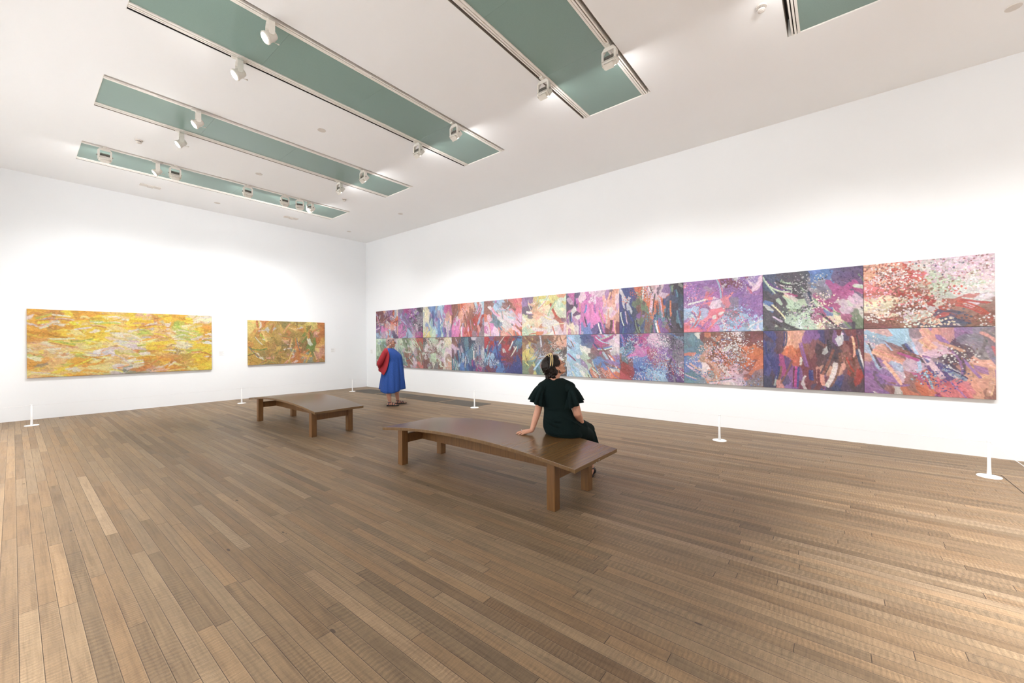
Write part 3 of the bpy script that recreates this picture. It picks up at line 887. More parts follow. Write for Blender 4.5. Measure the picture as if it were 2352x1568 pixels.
# ------------------------------------------------------------------ barrier, grilles
def barrier():
    def post(x, y, label):
        r = thing('barrier_post', label, 'barrier post', (x, y, 0), 0, 'low white barrier posts')
        MB().lathe([(0.092, 0.0), (0.092, 0.004), (0.088, 0.008), (0.02, 0.010)], 40).build('base_plate', M['post'], r)
        MB().lathe([(0.0185, 0.010), (0.0150, 0.10), (0.0120, 0.376), (0.009, 0.379)], 20).build('post', M['post'], r, smooth=True)
        MB().lathe([(0.0130, 0.360), (0.0130, 0.372)], 16).build('cord_clip', M['cord'], r)
    P = [(0.907, -7.275, 'low white post below the left end of the yellow painting'),
         (0.92, -3.955, 'low white post left of the far bench'),
         (0.907, -1.035, 'low white post in the far corner by the floor grilles'),
         (6.03, -1.022, 'low white post at the right end of the floor grilles'),
         (10.995, -1.03, 'low white post right of the seated woman, under the long painting'),
         (13.573, -1.043, 'low white post nearest the camera, at the lower right')]
    for x, y, l in P: post(x, y, l)
    zc = 0.366
    segs = [((0.907, -8.7), (0.907, -7.275), 'thin white barrier rope leaving the photo at the left edge'),
            ((0.907, -7.275), (0.92, -3.955), 'thin white barrier rope in front of the yellow painting'),
            ((0.92, -3.955), (0.907, -1.035), 'thin white barrier rope in front of the ochre painting'),
            ((0.907, -1.035), (6.03, -1.022), 'thin white barrier rope over the floor grilles behind the standing woman'),
            ((6.03, -1.022), (10.995, -1.03), 'thin white barrier rope behind the seated woman'),
            ((10.995, -1.03), (13.573, -1.043), 'thin white barrier rope between the two rightmost posts'),
            ((13.573, -1.043), (13.56, -4.2), 'thin white barrier rope running from the nearest post towards the right edge')]
    for (a, b, l) in segs:
        pts = []
        for i in range(17):
            t = i / 16
            sag = -0.006 * 4 * t * (1 - t)
            pts.append((a[0] + (b[0] - a[0]) * t, a[1] + (b[1] - a[1]) * t, zc + sag))
        o = MB().tube(pts, 0.0022, 6).build('barrier_rope', M['cord'], smooth=True)
        tag(o, l, 'barrier rope', 'thin white barrier ropes')
    post(13.56, -4.2, 'low white post beyond the right edge of the photo')

def grilles():
    X = [(0.80, 1.985, 'pale-looking floor grille in the corner beside the white post'), (2.135, 3.395, 'floor grille behind the standing woman\'s legs'),
         (3.49, 4.68, 'floor grille just right of the standing woman'), (4.79, 5.965, 'floor grille at the foot of a white post, rightmost of the four')]
    for x0, x1, l in X:
        y0, y1 = -1.0, -0.39
        cx, cy = (x0 + x1) / 2, (y0 + y1) / 2
        r = thing('floor_grille', l, 'floor grille', (cx, cy, 0), 0, 'dark metal floor grilles along the right wall')
        hx, hy = (x1 - x0) / 2, (y1 - y0) / 2
        MB().box(-hx + 0.008, hx - 0.008, -hy + 0.008, hy - 0.008, 0, 0.001).build('duct_cover', M['duct'], r)
        f = MB()
        f.box(-hx, hx, -hy, -hy + 0.008, 0, 0.006); f.box(-hx, hx, hy - 0.008, hy, 0, 0.006)
        f.box(-hx, -hx + 0.008, -hy + 0.008, hy - 0.008, 0, 0.006); f.box(hx - 0.008, hx, -hy + 0.008, hy - 0.008, 0, 0.006)
        f.build('frame', M['grille'], r)
        b = MB(); n = 46
        for k in range(n):
            y = -hy + 0.013 + (2 * hy - 0.026) * k / (n - 1)
            b.box(-hx + 0.008, hx - 0.008, y - 0.0028, y + 0.0028, 0.001, 0.0055)
        b.build('slats', M['grille'], r)

# ------------------------------------------------------------------ people
def hand(mb, wrist, d, n, side=1, curl=0.2, spread=0.12, sc=1.0, thumb=0.8):
    """wrist point, finger direction d, back-of-hand normal n, side=+1 if the thumb is on d x n"""
    wrist = Vector(wrist); d = Vector(d).normalized(); n = Vector(n); n = (n - d * n.dot(d)).normalized()
    l = d.cross(n).normalized() * side
    mb.cap(wrist, wrist + d * 0.03 * sc, 0.023 * sc, 0.022 * sc)
    tips = []
    lens = (0.070, 0.080, 0.074, 0.058); offs = (0.031, 0.011, -0.010, -0.029); kn = (0.088, 0.091, 0.086, 0.078)
    for i in range(4):
        k0 = wrist + l * offs[i] * 0.55 * sc + d * 0.012 * sc
        k1 = wrist + d * kn[i] * sc + l * offs[i] * sc + n * (0.004 if i in (1, 2) else 0) * sc
        mb.cap(k0, k1, 0.0145 * sc, 0.0115 * sc)
        a = (1.5 - i) * spread
        fd = (d * math.cos(a) + l * math.sin(a)).normalized(); p = k1; c = curl * (1 + 0.12 * i)
        ang = 0.0
        for j, (fr, rr) in enumerate(((0.45, 0.0088), (0.31, 0.0079), (0.24, 0.0070))):
            ang += c if j else c * 0.6
            q = p + (fd * math.cos(ang) - n * math.sin(ang)) * lens[i] * fr * sc
            mb.cap(p, q, rr * sc, (rr - 0.0008) * sc); p = q
        tips.append(p)
    p = wrist + d * 0.020 * sc + l * 0.020 * sc
    td = (d * math.cos(thumb) + l * math.sin(thumb) - n * 0.25).normalized()
    for fr, rr in ((0.040, 0.0125), (0.030, 0.0100), (0.024, 0.0088)):
        q = p + td * fr * sc; mb.cap(p, q, rr * sc, (rr - 0.001) * sc); p = q
        td = (td + d * 0.25).normalized()
    return tips

def head_parts(mb, c, yaw, pitch, sc=1.0, neck_to=None):
    """head facing local +x of its own frame; returns the frame"""
    F = Matrix.Translation(Vector(c)) @ Matrix.Rotation(yaw, 4, 'Z') @ Matrix.Rotation(-pitch, 4, 'Y') @ Matrix.Diagonal((sc, sc, sc, 1))
    R = F.to_3x3().normalized()
    P = lambda x, y, z: F @ Vector((x, y, z))
    E = lambda p, r: mb.ell(P(*p), tuple(q * sc for q in r), R)
    E((-0.012, 0, 0.028), (0.092, 0.074, 0.084)); E((0.030, 0, 0.0), (0.062, 0.062, 0.092))
    E((0.032, 0, -0.045), (0.050, 0.050, 0.058))
    for s in (-1, 1):
        mb.cap(P(-0.004, s * 0.050, -0.048), P(0.062, s * 0.016, -0.092), 0.018 * sc, 0.015 * sc)
        E((0.058, s * 0.034, -0.022), (0.028, 0.026, 0.030))
        # ear: rim and lobe
        mb.tube([P(-0.006 + 0.013 * math.cos(a), s * (0.073 + 0.006 * abs(math.sin(a / 2))), -0.006 + 0.026 * math.sin(a)) for a in [2 * PI * k / 12 for k in range(12)]], 0.0052 * sc, 8, closed=True)
        E((-0.004, s * 0.070, -0.008), (0.012, 0.006, 0.022)); E((0.002, s * 0.072, -0.034), (0.008, 0.006, 0.009))
        mb.cap(P(0.083, s * 0.012, 0.022), P(0.070, s * 0.044, 0.018), 0.010 * sc, 0.009 * sc)
        E((0.100, s * 0.010, -0.030), (0.009, 0.007, 0.007))
        E((0.078, s * 0.029, 0.003), (0.012, 0.015, 0.009))
    mb.cap(P(0.082, 0, 0.012), P(0.112, 0, -0.026), 0.0085 * sc, 0.0105 * sc)
    mb.cap(P(0.088, -0.017, -0.056), P(0.088, 0.017, -0.056), 0.0075 * sc, 0.0075 * sc); E((0.094, 0, -0.056), (0.007, 0.014, 0.006))
    mb.cap(P(0.084, -0.014, -0.068), P(0.084, 0.014, -0.068), 0.0085 * sc, 0.0085 * sc)
    E((0.074, 0, -0.094), (0.020, 0.022, 0.017)); mb.cap(P(0.02, 0, -0.085), P(0.060, 0, -0.096), 0.03 * sc, 0.02 * sc)
    if neck_to is not None:
        mb.cap(P(-0.022, 0, -0.045), Vector(neck_to), 0.053 * sc, 0.060 * sc, n=18)
        mb.cap(P(0.005, 0, -0.075), Vector(neck_to) + R @ Vector((0.02, 0, 0)) * sc, 0.040 * sc, 0.045 * sc)
    return F

def face_bits(F, root, sc, glasses, mat_gl):
    P = lambda x, y, z: F @ Vector((x, y, z))
    for s in (-1, 1):
        e = MB(); e.ell(P(0.080, s * 0.029, 0.002), (0.0105 * sc,) * 3, n=14, k=8); e.build('eye', M['eye'], root, smooth=True)
        p = MB(); p.ell(P(0.0895, s * 0.029, 0.002), (0.0032 * sc,) * 3, n=10, k=6); p.build('pupil', M['black'], root.children[-1] if False else root, smooth=True)
    l = MB(); l.cap(P(0.0945, -0.013, -0.058), P(0.0945, 0.013, -0.058), 0.0048 * sc); l.cap(P(0.091, -0.012, -0.067), P(0.091, 0.012, -0.067), 0.0055 * sc)
    l.build('lips', M['lip'], root, smooth=True)
    if glasses:
        g = MB()
        for s in (-1, 1):
            g.tube([P(0.100, s * 0.032 + 0.022 * math.cos(a), 0.002 + 0.016 * math.sin(a)) for a in [2 * PI * k / 16 for k in range(16)]], 0.0024 * sc, 8, closed=True)
            g.tube([P(0.099, s * 0.054, 0.007), P(0.07, s * 0.074, 0.006), P(-0.005, s * 0.081, 0.004)], 0.0024 * sc, 6)
        g.tube([P(0.100, -0.010, 0.006), P(0.106, 0, 0.009), P(0.100, 0.010, 0.006)], 0.0024 * sc, 6)
        g.build('glasses', mat_gl, root, smooth=True)

def loc_pt(o, u, v, t):
    """photo measurement (u, v) at depth offset t from the figure's base -> the figure's own axes (right, away, up)"""
    d0 = (Vector(o) - CAM).dot(FWD); dep = d0 + t
    p = CAM + FWD * dep + RGT * ((u - 1176) / FPX * dep) - UPV * ((v - 784) / FPX * dep)
    q = p - Vector(o); a = math.atan2(RGT.y, RGT.x)
    return Vector((q.x * math.cos(a) + q.y * math.sin(a), -q.x * math.sin(a) + q.y * math.cos(a), q.z))

ROTV = math.atan2(RGT.y, RGT.x)

def standing_woman():
    O = (4.28, -1.83, 0)
    A = lambda u, v, t=0.0: loc_pt(O, u, v, t)
    r = thing('person', 'standing person in blue dress and red cardigan, hands clasped behind the back', 'person', O, ROTV)
    b = MB()
    neck = A(892.5, 800); hc = A(898.0, 786.6)
    F = head_parts(b, hc, math.radians(4), math.radians(2), 0.96, neck + Vector((-0.01, 0, -0.03)))
    # trunk beneath the clothes
    b.ell((-0.155, 0, 1.22), (0.10, 0.17, 0.10)); b.ell((-0.09, 0, 1.08), (0.15, 0.165, 0.16)); b.ell((-0.09, 0, 0.86), (0.18, 0.19, 0.19))
    b.ell((-0.11, 0, 0.70), (0.17, 0.18, 0.14))
    # arms: shoulders to hands clasped at the back
    for s in (-1, 1):
        sh = Vector((-0.19, s * 0.185, 1.245)); el = Vector((-0.325, s * 0.235, 0.985)); wr = Vector((-0.355, s * 0.075, 0.868))
        b.cap(sh, el, 0.048, 0.040); b.cap(el, wr, 0.038, 0.027)
        b.cap(Vector((-0.16, s * 0.06, 1.27)), sh, 0.05, 0.05)
        hand(b, wr, (-0.10 if s < 0 else -0.02, -s, -0.15), (-1, 0, 0.1), side=s, curl=0.32, sc=0.95)
    # legs
    kn, an = A(890.5, 903, -0.13), A(895.5, 922.5, -0.14)
    kf, af = A(909.5, 899, 0.12), A(914.0, 918.5, 0.13)
    for (k, a, hip, toe) in ((kn, an, Vector((-0.12, -0.10, 0.62)), A(912, 930.2, -0.14)), (kf, af, Vector((-0.10, 0.10, 0.62)), A(929.5, 924.6, 0.24))):
        k.z = 0.40
        b.cap(hip, k, 0.095, 0.066); mid = k.lerp(a, 0.42)
        b.cap(k, mid, 0.062, 0.060, n=16); b.cap(mid, Vector((a.x, a.y, 0.085)), 0.057, 0.034, n=16)
        an_ = Vector((a.x, a.y, 0.085)); toe = Vector((toe.x, toe.y, 0.028)); d = (toe - an_); d.z = 0; d.normalize()
        heel = Vector((a.x, a.y, 0.040)) - d * 0.035
        b.cap(an_, heel, 0.033, 0.027); b.cap(heel, toe - d * 0.05, 0.027, 0.026); b.cap(an_ - Vector((0, 0, 0.01)), toe - d * 0.07, 0.032, 0.026)
        pl = Vector((-d.y, d.x, 0))
        b.cap(toe - d * 0.05 - pl * 0.02, toe - d * 0.05 + pl * 0.02, 0.022, 0.02)
        for q, ln, rr in ((-0.032, -0.022, 0.008), (-0.018, -0.012, 0.008), (-0.004, -0.004, 0.0085), (0.011, 0.0, 0.009), (0.029, 0.004, 0.0125)):
            sgn = 1 if k is kn else -1
            b.cap(toe - d * 0.05 + pl * q * sgn, toe + d * ln + pl * q * sgn - Vector((0, 0, 0.006)), rr, rr * 0.9)
        # sandals
        s = MB(); n = 18; side = [0.030, 0.034, 0.030, 0.028, 0.036, 0.043, 0.040, 0.026]
        Ls = (toe - heel).length + 0.075; st = heel - d * 0.035
        left = [st + d * Ls * i / 7 + pl * side[i] for i in range(8)]; right = [st + d * Ls * i / 7 - pl * side[i] for i in range(8)]
        ring = left + right[::-1]
        s.prism([(p.x, p.y) for p in ring], 0.0, 0.022, lambda p, q, a2: Vector((p, q, a2)))
        so = s.build('sandal', M['rubber'], r, bevel=0.004)
        w_ = MB()
        def strap(at, hgt, wid, rr=0.007):
            c = heel + d * at
            w_.tube([Vector((c.x, c.y, 0.02)) + pl * wid * math.cos(a3) + Vector((0, 0, hgt * math.sin(a3))) for a3 in [PI * kk / 10 for kk in range(11)]], rr, 8)
        strap(0.155, 0.042, 0.040); strap(0.10, 0.060, 0.036)
        an2 = Vector((an_.x, an_.y, 0.088)) - d * 0.006
        w_.tube([an2 + (d * math.cos(q2) * 0.040 + pl * math.sin(q2) * 0.038) for q2 in [2 * PI * kk / 14 for kk in range(14)]], 0.006, 8, closed=True)
        w_.tube([heel + pl * 0.036 + Vector((0, 0, -0.015)), an2 + pl * 0.037], 0.007, 6); w_.tube([heel - pl * 0.036 + Vector((0, 0, -0.015)), an2 - pl * 0.037], 0.007, 6)
        w_.build('sandal_straps', M['navy'], so, smooth=True)
    fuse(b, 'body', M['skin1'], r, 0.0055, 3)
    face_bits(F, r, 0.96, True, M['blackplastic'])
    P = lambda x, y, z: F @ Vector((x, y, z))
    R = F.to_3x3().normalized()
    # cropped hair
    h = MB()
    h.ell(P(-0.026, 0, 0.036), (0.092, 0.080, 0.088), R, 24, 16); h.ell(P(-0.052, 0, -0.005), (0.062, 0.072, 0.078), R, 24, 14)
    h.ell(P(0.018, 0, 0.070), (0.066, 0.062, 0.046), R, 24, 14); h.ell(P(-0.066, 0, -0.050), (0.036, 0.052, 0.040), R)
    for s in (-1, 1): h.ell(P(-0.012, s * 0.060, 0.030), (0.034, 0.020, 0.040), R)
    fuse(h, 'hair', M['hair1'], r, 0.006, 3)
    k = MB()
    for s in (-1, 1):
        k.tube([P(-0.02 - 0.02 * q, s * (0.074 + 0.006 * math.sin(q * 2)), 0.078 - 0.026 * q) for q in (0, 0.5, 1, 1.5, 2)], [0.004, 0.008, 0.009, 0.008, 0.003], 8)
    k.build('dark_hair_streak', M['hair1d'], r, smooth=True)
    e = MB()
    for s in (-1, 1): e.ell(P(-0.001, s * 0.080, -0.054), (0.0145,) * 3)
    e.build('earring', M['pearl'], r, smooth=True)
    # dress: rings (z, back, front, half width)
    RZ = [(1.330, -0.250, -0.085, 0.085), (1.315, -0.262, -0.055, 0.125), (1.285, -0.272, -0.02, 0.172), (1.245, -0.285, 0.03, 0.200), (1.19, -0.292, 0.088, 0.205),
          (1.13, -0.295, 0.124, 0.205), (1.04, -0.295, 0.136, 0.202), (0.95, -0.298, 0.147, 0.212), (0.85, -0.318, 0.157, 0.228), (0.74, -0.345, 0.167, 0.245),
          (0.62, -0.362, 0.176, 0.262), (0.50, -0.376, 0.184, 0.280), (0.385, -0.388, 0.190, 0.297)]
    NS = 144
    def ringpt(z, bk, fr, hw, ph, grow=0.0, fold=True):
        c = (bk + fr) / 2; a = (fr - bk) / 2
        k = max(0.0, (1.25 - z) / 0.9)
        f = 1 + (0.070 * math.sin(ph * 6 + 0.9 + z * 2.0) + 0.042 * math.sin(ph * 11 + 2 + z * 3.2) + 0.012 * math.sin(ph * 23 + z * 9)) * k ** 0.9 if fold else 1
        gk = min(1.0, k * 2.2)
        for p0, w0, a0 in ((-0.60, 0.10, -0.075), (-0.42, 0.10, 0.03), (-1.05, 0.12, -0.035), (-1.95, 0.13, -0.06), (-1.75, 0.10, 0.03), (0.1, 0.1, -0.04)):
            dd = (ph - p0 + PI) % (2 * PI) - PI
            if fold: f += a0 * gk * math.exp(-(dd / w0) ** 2)
        zz = z
        if z < 0.6: zz = z - 0.085 * (0.6 - z) / 0.215 * max(0, math.sin(-ph)) ** 2 - 0.03 * (0.6 - z) / 0.215 * max(0, math.sin(ph)) ** 2
        if z > 1.30: zz = z + 0.015 * (abs(math.sin(ph)) - 0.6)
        return Vector((c + (a + grow) * f * math.cos(ph), (hw + grow) * f * math.sin(ph), zz))
    fine = []
    for i in range(len(RZ) - 1):
        for q in range(4):
            t = q / 4; fine.append(tuple(RZ[i][j] * (1 - t) + RZ[i + 1][j] * t for j in range(4)))
    fine.append(RZ[-1])
    m = MB(); m.rings([[ringpt(*z, 2 * PI * k / NS) for k in range(NS)] for z in fine], capends=False)
    d = m.build('dress', M['blue'], r, smooth=True, solid=0.006)
    sm = d.modifiers.new('soft', 'SMOOTH'); sm.iterations = 1
    # drape line of the dress pocket
    # cardigan: open shell round the back plus two sleeves
    cz = [1.335, 1.315, 1.285, 1.25, 1.19, 1.13, 1.04, 0.95, 0.86, 0.78, 0.70]
    def prm(z):
        for i in range(len(RZ) - 1):
            if RZ[i][0] >= z >= RZ[i + 1][0]:
                t = (RZ[i][0] - z) / (RZ[i][0] - RZ[i + 1][0]); return tuple(RZ[i][j] * (1 - t) + RZ[i + 1][j] * t for j in range(1, 4))
        return RZ[0][1:] if z > RZ[0][0] else RZ[-1][1:]
    edge = {1.335: -0.185, 1.315: -0.165, 1.285: -0.140, 1.25: -0.118, 1.19: -0.095, 1.13: -0.092, 1.04: -0.112, 0.95: -0.128, 0.86: -0.150, 0.78: -0.180, 0.70: -0.225}
    NA = 44; rows = []
    for z in cz:
        bk, fr, hw = prm(z); bk -= 0.045 * max(0, min(1, (1.15 - z) / 0.15)); c = (bk + fr) / 2; a = (fr - bk) / 2 + 0.02
        q = max(-0.98, min(0.98, (edge[z] - c) / a)); pe = math.acos(q); row = []
        for k in range(NA + 1):
            t = k / NA; ph = -pe - t * (2 * PI - 2 * pe)
            zz = z
            lo = max(0, (0.95 - z) / 0.25); zz = z + lo * (0.13 * math.sin(PI * t) ** 0.6 * 1.0)
            p = ringpt(z, bk, fr, hw, ph, 0.020 + 0.012 * lo * math.sin(t * 30), fold=False); p.z = zz; row.append(p)
        rows.append(row)
    vs = [p for ro in rows for p in ro]; fs = []
    for i in range(len(rows) - 1):
        for k in range(NA): fs.append((i * (NA + 1) + k, i * (NA + 1) + k + 1, (i + 1) * (NA + 1) + k + 1, (i + 1) * (NA + 1) + k))
    m = MB(); m.add(vs, fs)
    c = m.build('cardigan', M['red'], r, smooth=True, solid=0.008, sub=1)
    sl = MB()
    for s in (-1, 1):
        sh = Vector((-0.205, s * 0.185, 1.235)); el = Vector((-0.330, s * 0.235, 0.985)); wr = Vector((-0.352, s * 0.105, 0.885))
        sl.cap(sh, sh.lerp(el, 0.5), 0.070, 0.068, n=18); sl.cap(sh.lerp(el, 0.5), el, 0.068, 0.060, n=18); sl.cap(el, wr, 0.058, 0.042, n=18)
        sl.cap(Vector((-0.19, s * 0.11, 1.285)), sh, 0.045, 0.066, n=16)
        for q in (0.25, 0.5, 0.8): # soft creases
            p = sh.lerp(el, q); sl.ell(p + Vector((-0.01, 0, 0)), (0.072, 0.070, 0.018))
    fuse(sl, 'cardigan_sleeves', M['red'], c, 0.007, 5)
    return r

def settle(o, root, cx=9.335, cy=-4.25):
    """flatten what presses on the bench so that it rests on the curved seat"""
    mw = Matrix.Translation(root.location) @ Matrix.Rotation(ROTV, 4, 'Z')
    for v in o.data.vertices:
        p = mw @ v.co
        if abs(p.x - cx) < 1.36 and abs(p.y - cy) < 0.405:
            top = 0.5135 - 0.09 * ((p.x - cx) / 1.345) ** 2
            if top - 0.07 < p.z < top: v.co.z += top - p.z

def seated_woman():
    O = (10.08, -3.95, 0)
    A = lambda u, v, t=0.0: loc_pt(O, u, v, t)
    r = thing('person', 'seated person in dark green dress, dark hair, leaning on the nearer bench', 'person', O, ROTV)
    b = MB()
    hc = A(1273.5, 840.5, -0.02); neck = A(1270, 872, -0.03)
    F = head_parts(b, hc, math.radians(16), math.radians(25), 0.98, neck)
    # trunk
    c1, c2, c3 = A(1276, 888, -0.02), A(1278, 920, -0.01), A(1281, 950, 0.0)
    b.ell(c1 + Vector((0, 0.02, -0.03)), (0.13, 0.07, 0.09)); b.ell(c2 + Vector((0, 0.03, 0)), (0.12, 0.08, 0.13)); b.ell(c3 + Vector((0.01, 0.03, 0)), (0.12, 0.085, 0.12))
    b.ell((0.02, 0.05, 0.60), (0.13, 0.09, 0.09))
    fw = Vector((0.627, 0.779, 0)); rt = Vector((0.779, -0.627, 0))
    # legs
    for s in (1, -1):
        hip = Vector((0.02, 0.03, 0.575)) + rt * s * 0.085
        kn = Vector((0.03, 0.03, 0.0)) + fw * 0.43 + rt * s * 0.09 + Vector((0, 0, 0.465))
        an = (Vector((0.375, 0.20, 0.085)) if s > 0 else Vector((0.24, 0.42, 0.085)))
        b.cap(hip, kn, 0.066, 0.048, n=16); mid = kn.lerp(an, 0.35)
        b.cap(kn, mid, 0.050, 0.050, n=16); b.cap(mid, an, 0.048, 0.030, n=16)
        d = (Vector((0.30, 0.95, 0)) if s > 0 else Vector((0.66, 0.74, 0))).normalized(); pl = Vector((-d.y, d.x, 0))
        heel = an + Vector((0, 0, -0.045)) - d * 0.030; toe = heel + d * 0.20; toe.z = 0.030
        b.cap(an, heel, 0.030, 0.026); b.cap(heel, toe - d * 0.05, 0.025, 0.023); b.cap(an, toe - d * 0.06, 0.030, 0.022)
        for q, ln, rr in ((-0.030, -0.020, 0.008), (-0.017, -0.010, 0.008), (-0.004, -0.003, 0.0085), (0.010, 0.0, 0.009), (0.026, 0.004, 0.012)):
            b.cap(toe - d * 0.055 + pl * q * s, toe + d * ln + pl * q * s - Vector((0, 0, 0.006)), rr, rr * 0.9)
        so = MB(); side = [0.026, 0.031, 0.028, 0.027, 0.034, 0.040, 0.038, 0.024]; st = heel - d * 0.03; Ls = 0.255
        ring = [st + d * Ls * i / 7 + pl * side[i] for i in range(8)] + [st + d * Ls * i / 7 - pl * side[i] for i in range(7, -1, -1)]
        so.prism([(p.x, p.y) for p in ring], 0.0, 0.018, lambda p, q, a2: Vector((p, q, a2)))
        sandal = so.build('sandal', M['rubber'], r, bevel=0.004)
        w_ = MB()
        for at, hg, wd in ((0.165, 0.034, 0.037), (0.135, 0.042, 0.036), (0.09, 0.062, 0.033)):
            c = heel + d * at
            w_.tube([Vector((c.x, c.y, 0.016)) + pl * wd * math.cos(a3) + Vector((0, 0, hg * math.sin(a3))) for a3 in [PI * kk / 10 for kk in range(11)]], 0.006, 8)
        a4 = an - Vector((0, 0, 0.0)); w_.tube([a4 + (d * math.cos(q2) * 0.036 + pl * math.sin(q2) * 0.035) for q2 in [2 * PI * kk / 14 for kk in range(14)]], 0.007, 8, closed=True)
        w_.tube([heel - d * 0.022, a4 - d * 0.034], 0.009, 8)
        w_.build('sandal_straps', M['black'], sandal, smooth=True)
    # left arm propped on the bench
    shl = A(1246, 889, 0.0); ell_ = A(1236.5, 940, 0.02); wrl = A(1222.5, 985.5, 0.0)
    b.cap(A(1262, 882, -0.01), shl, 0.045, 0.046); b.cap(shl, ell_, 0.044, 0.036, n=16); b.cap(ell_, ell_.lerp(wrl, 0.35), 0.036, 0.035, n=16)
    b.cap(ell_.lerp(wrl, 0.35), wrl, 0.035, 0.0245, n=16)
    wr = wrl + Vector((-0.008, 0, -0.012)); 
    tips = hand(b, wr, (-0.93, -0.10, -0.17), (-0.15, -0.25, 1), side=1, curl=0.16, spread=0.13, sc=0.98, thumb=0.75)
    # right arm, forearm in the lap
    shr = A(1311, 889, -0.02); elr = A(1326, 949, -0.03); wrr = A(1338, 976, 0.14)
    b.cap(A(1292, 882, -0.01), shr, 0.045, 0.046); b.cap(shr, elr, 0.046, 0.043, n=16)
    b.cap(elr, elr.lerp(wrr, 0.35), 0.043, 0.039, n=16); b.cap(elr.lerp(wrr, 0.35), wrr, 0.036, 0.025, n=16)
    hand(b, wrr, (-0.1, 0.9, -0.25), (0, 0.2, 1), side=-1, curl=0.25)
    body = fuse(b, 'body', M['skin2'], r, 0.0042, 3)
    face_bits(F, r, 0.98, True, M['brownplastic'])
    P = lambda x, y, z: F @ Vector((x, y, z)); R = F.to_3x3().normalized()
    rg = MB(); k1 = wr + Vector((-0.104, -0.012, -0.004)); 
    rg.tube([k1 + Vector((0.0, 0.0105 * math.cos(a), 0.0105 * math.sin(a))) for a in [2 * PI * k / 14 for k in range(14)]], 0.0016, 6, closed=True)
    rg.ell(k1 + Vector((0, 0, 0.013)), (0.005, 0.005, 0.004)); rg.build('ring', M['silver'], r, smooth=True)
    # hair: cap, nape roll and curls
    h = MB()
    h.ell(P(-0.032, 0, 0.034), (0.094, 0.086, 0.088), R, 24, 16); h.ell(P(-0.070, 0, -0.02), (0.056, 0.078, 0.078), R, 24, 14)
    h.ell(P(-0.088, 0, -0.055), (0.040, 0.064, 0.044), R, 20, 12); h.ell(P(0.018, 0, 0.075), (0.062, 0.066, 0.042), R, 24, 14)
    for s in (-1, 1): h.ell(P(0.004, s * 0.064, 0.034), (0.052, 0.022, 0.046), R); h.ell(P(-0.045, s * 0.062, -0.03), (0.036, 0.026, 0.052), R)
    rnd = random.Random(4)
    for k in range(46):
        yy = rnd.uniform(-0.072, 0.072); zz = rnd.uniform(-0.088, -0.010); xx = -0.100 - rnd.uniform(0, 0.040) + abs(yy) * 0.6
        c = P(xx, yy, zz); rad = rnd.uniform(0.010, 0.017); ax = rnd.random() * PI
        h.tube([c + R @ Vector((rad * math.cos(a) * math.cos(ax), rad * math.cos(a) * math.sin(ax), rad * math.sin(a))) for a in [2 * PI * q / 10 for q in range(9)]], [0.003, 0.006, 0.007, 0.007, 0.007, 0.007, 0.006, 0.005, 0.002], 6)
    for k in range(60):   # waves over the back of the head
        a0 = rnd.uniform(-1.35, 1.35); lf = rnd.uniform(0.001, 0.006)
        pts = []
        for q in range(9):
            t = q / 8; el = 1.35 - 2.2 * t; aa = a0 + 0.16 * math.sin(q * 1.5 + k)
            pts.append(P(-0.034 - (0.095 + lf) * math.cos(el) * math.cos(aa), (0.090 + lf) * math.cos(el) * math.sin(aa), 0.030 + (0.090 + lf) * math.sin(el) - 0.02 * t))
        h.tube(pts, [0.003] + [0.0055] * 7 + [0.003], 6)
    fuse(h, 'hair', M['hair2'], r, 0.0036, 1)
    # headband: dark band with cream twists
    def arc(off, wid, r_, x0=0.000, lift=0.0, tw=0.0, a0=-1.75, a1=1.75):
        pts = []
        for q in range(25):
            a = a0 + (a1 - a0) * q / 24
            x = x0 + off + tw * math.cos(a * 1.0) - 0.062 * (1 - math.cos(a))
            pts.append(P(x, (0.089 + lift) * math.sin(a), 0.036 + (0.091 + lift) * math.cos(a)))
        return pts
    hb = MB()
    for o in (-0.016, -0.008, 0.0, 0.008, 0.016): hb.tube(arc(o, 0, 0, lift=0.004), 0.0075, 8)
    hbo = hb.build('headband', M['black'], r, smooth=True)
    cr = MB()
    cr.tube(arc(-0.020, 0, 0, lift=0.012, tw=0.024, a0=-1.5, a1=1.5), [0.003] + [0.0058] * 23 + [0.003], 8)
    cr.tube(arc(0.008, 0, 0, lift=0.012, tw=0.010, a0=-1.6, a1=1.6), [0.002] + [0.0042] * 23 + [0.002], 8)
    cr.tube(arc(-0.036, 0, 0, lift=0.011, tw=0.018, a0=-0.55, a1=0.55), [0.002] + [0.004] * 23 + [0.002], 8)
    cr.build('cream_pattern', M['cream'], hbo, smooth=True)
    e = MB()
    for s in (-1, 1): e.cap(P(0.002, s * 0.079, -0.048), P(0.001, s * 0.080, -0.070), 0.006, 0.009)
    e.build('earring', M['amber'], r, smooth=True)
    # dress trunk: rings from photo rows (v, left u, right u, depth centre, half depth)
    g = MB()
    RR = [(868.0, 1254.5, 1285.5, -0.025, 0.060), (871, 1251, 1290, -0.022, 0.068), (876, 1245, 1301, -0.015, 0.080), (882, 1241, 1308, -0.01, 0.092), (892, 1240.5, 1312, -0.005, 0.102),
          (906, 1242.5, 1311.5, 0.0, 0.108), (922, 1246, 1311, 0.005, 0.106), (940, 1249.5, 1313, 0.01, 0.104), (955, 1248.5, 1318, 0.015, 0.110), (968, 1247.2, 1326, 0.02, 0.122),
          (980, 1247.5, 1332, 0.03, 0.135), (991, 1251.5, 1336, 0.035, 0.142), (999, 1258, 1337, 0.045, 0.140), (1004.5, 1268, 1334, 0.055, 0.12)]
    rr = []
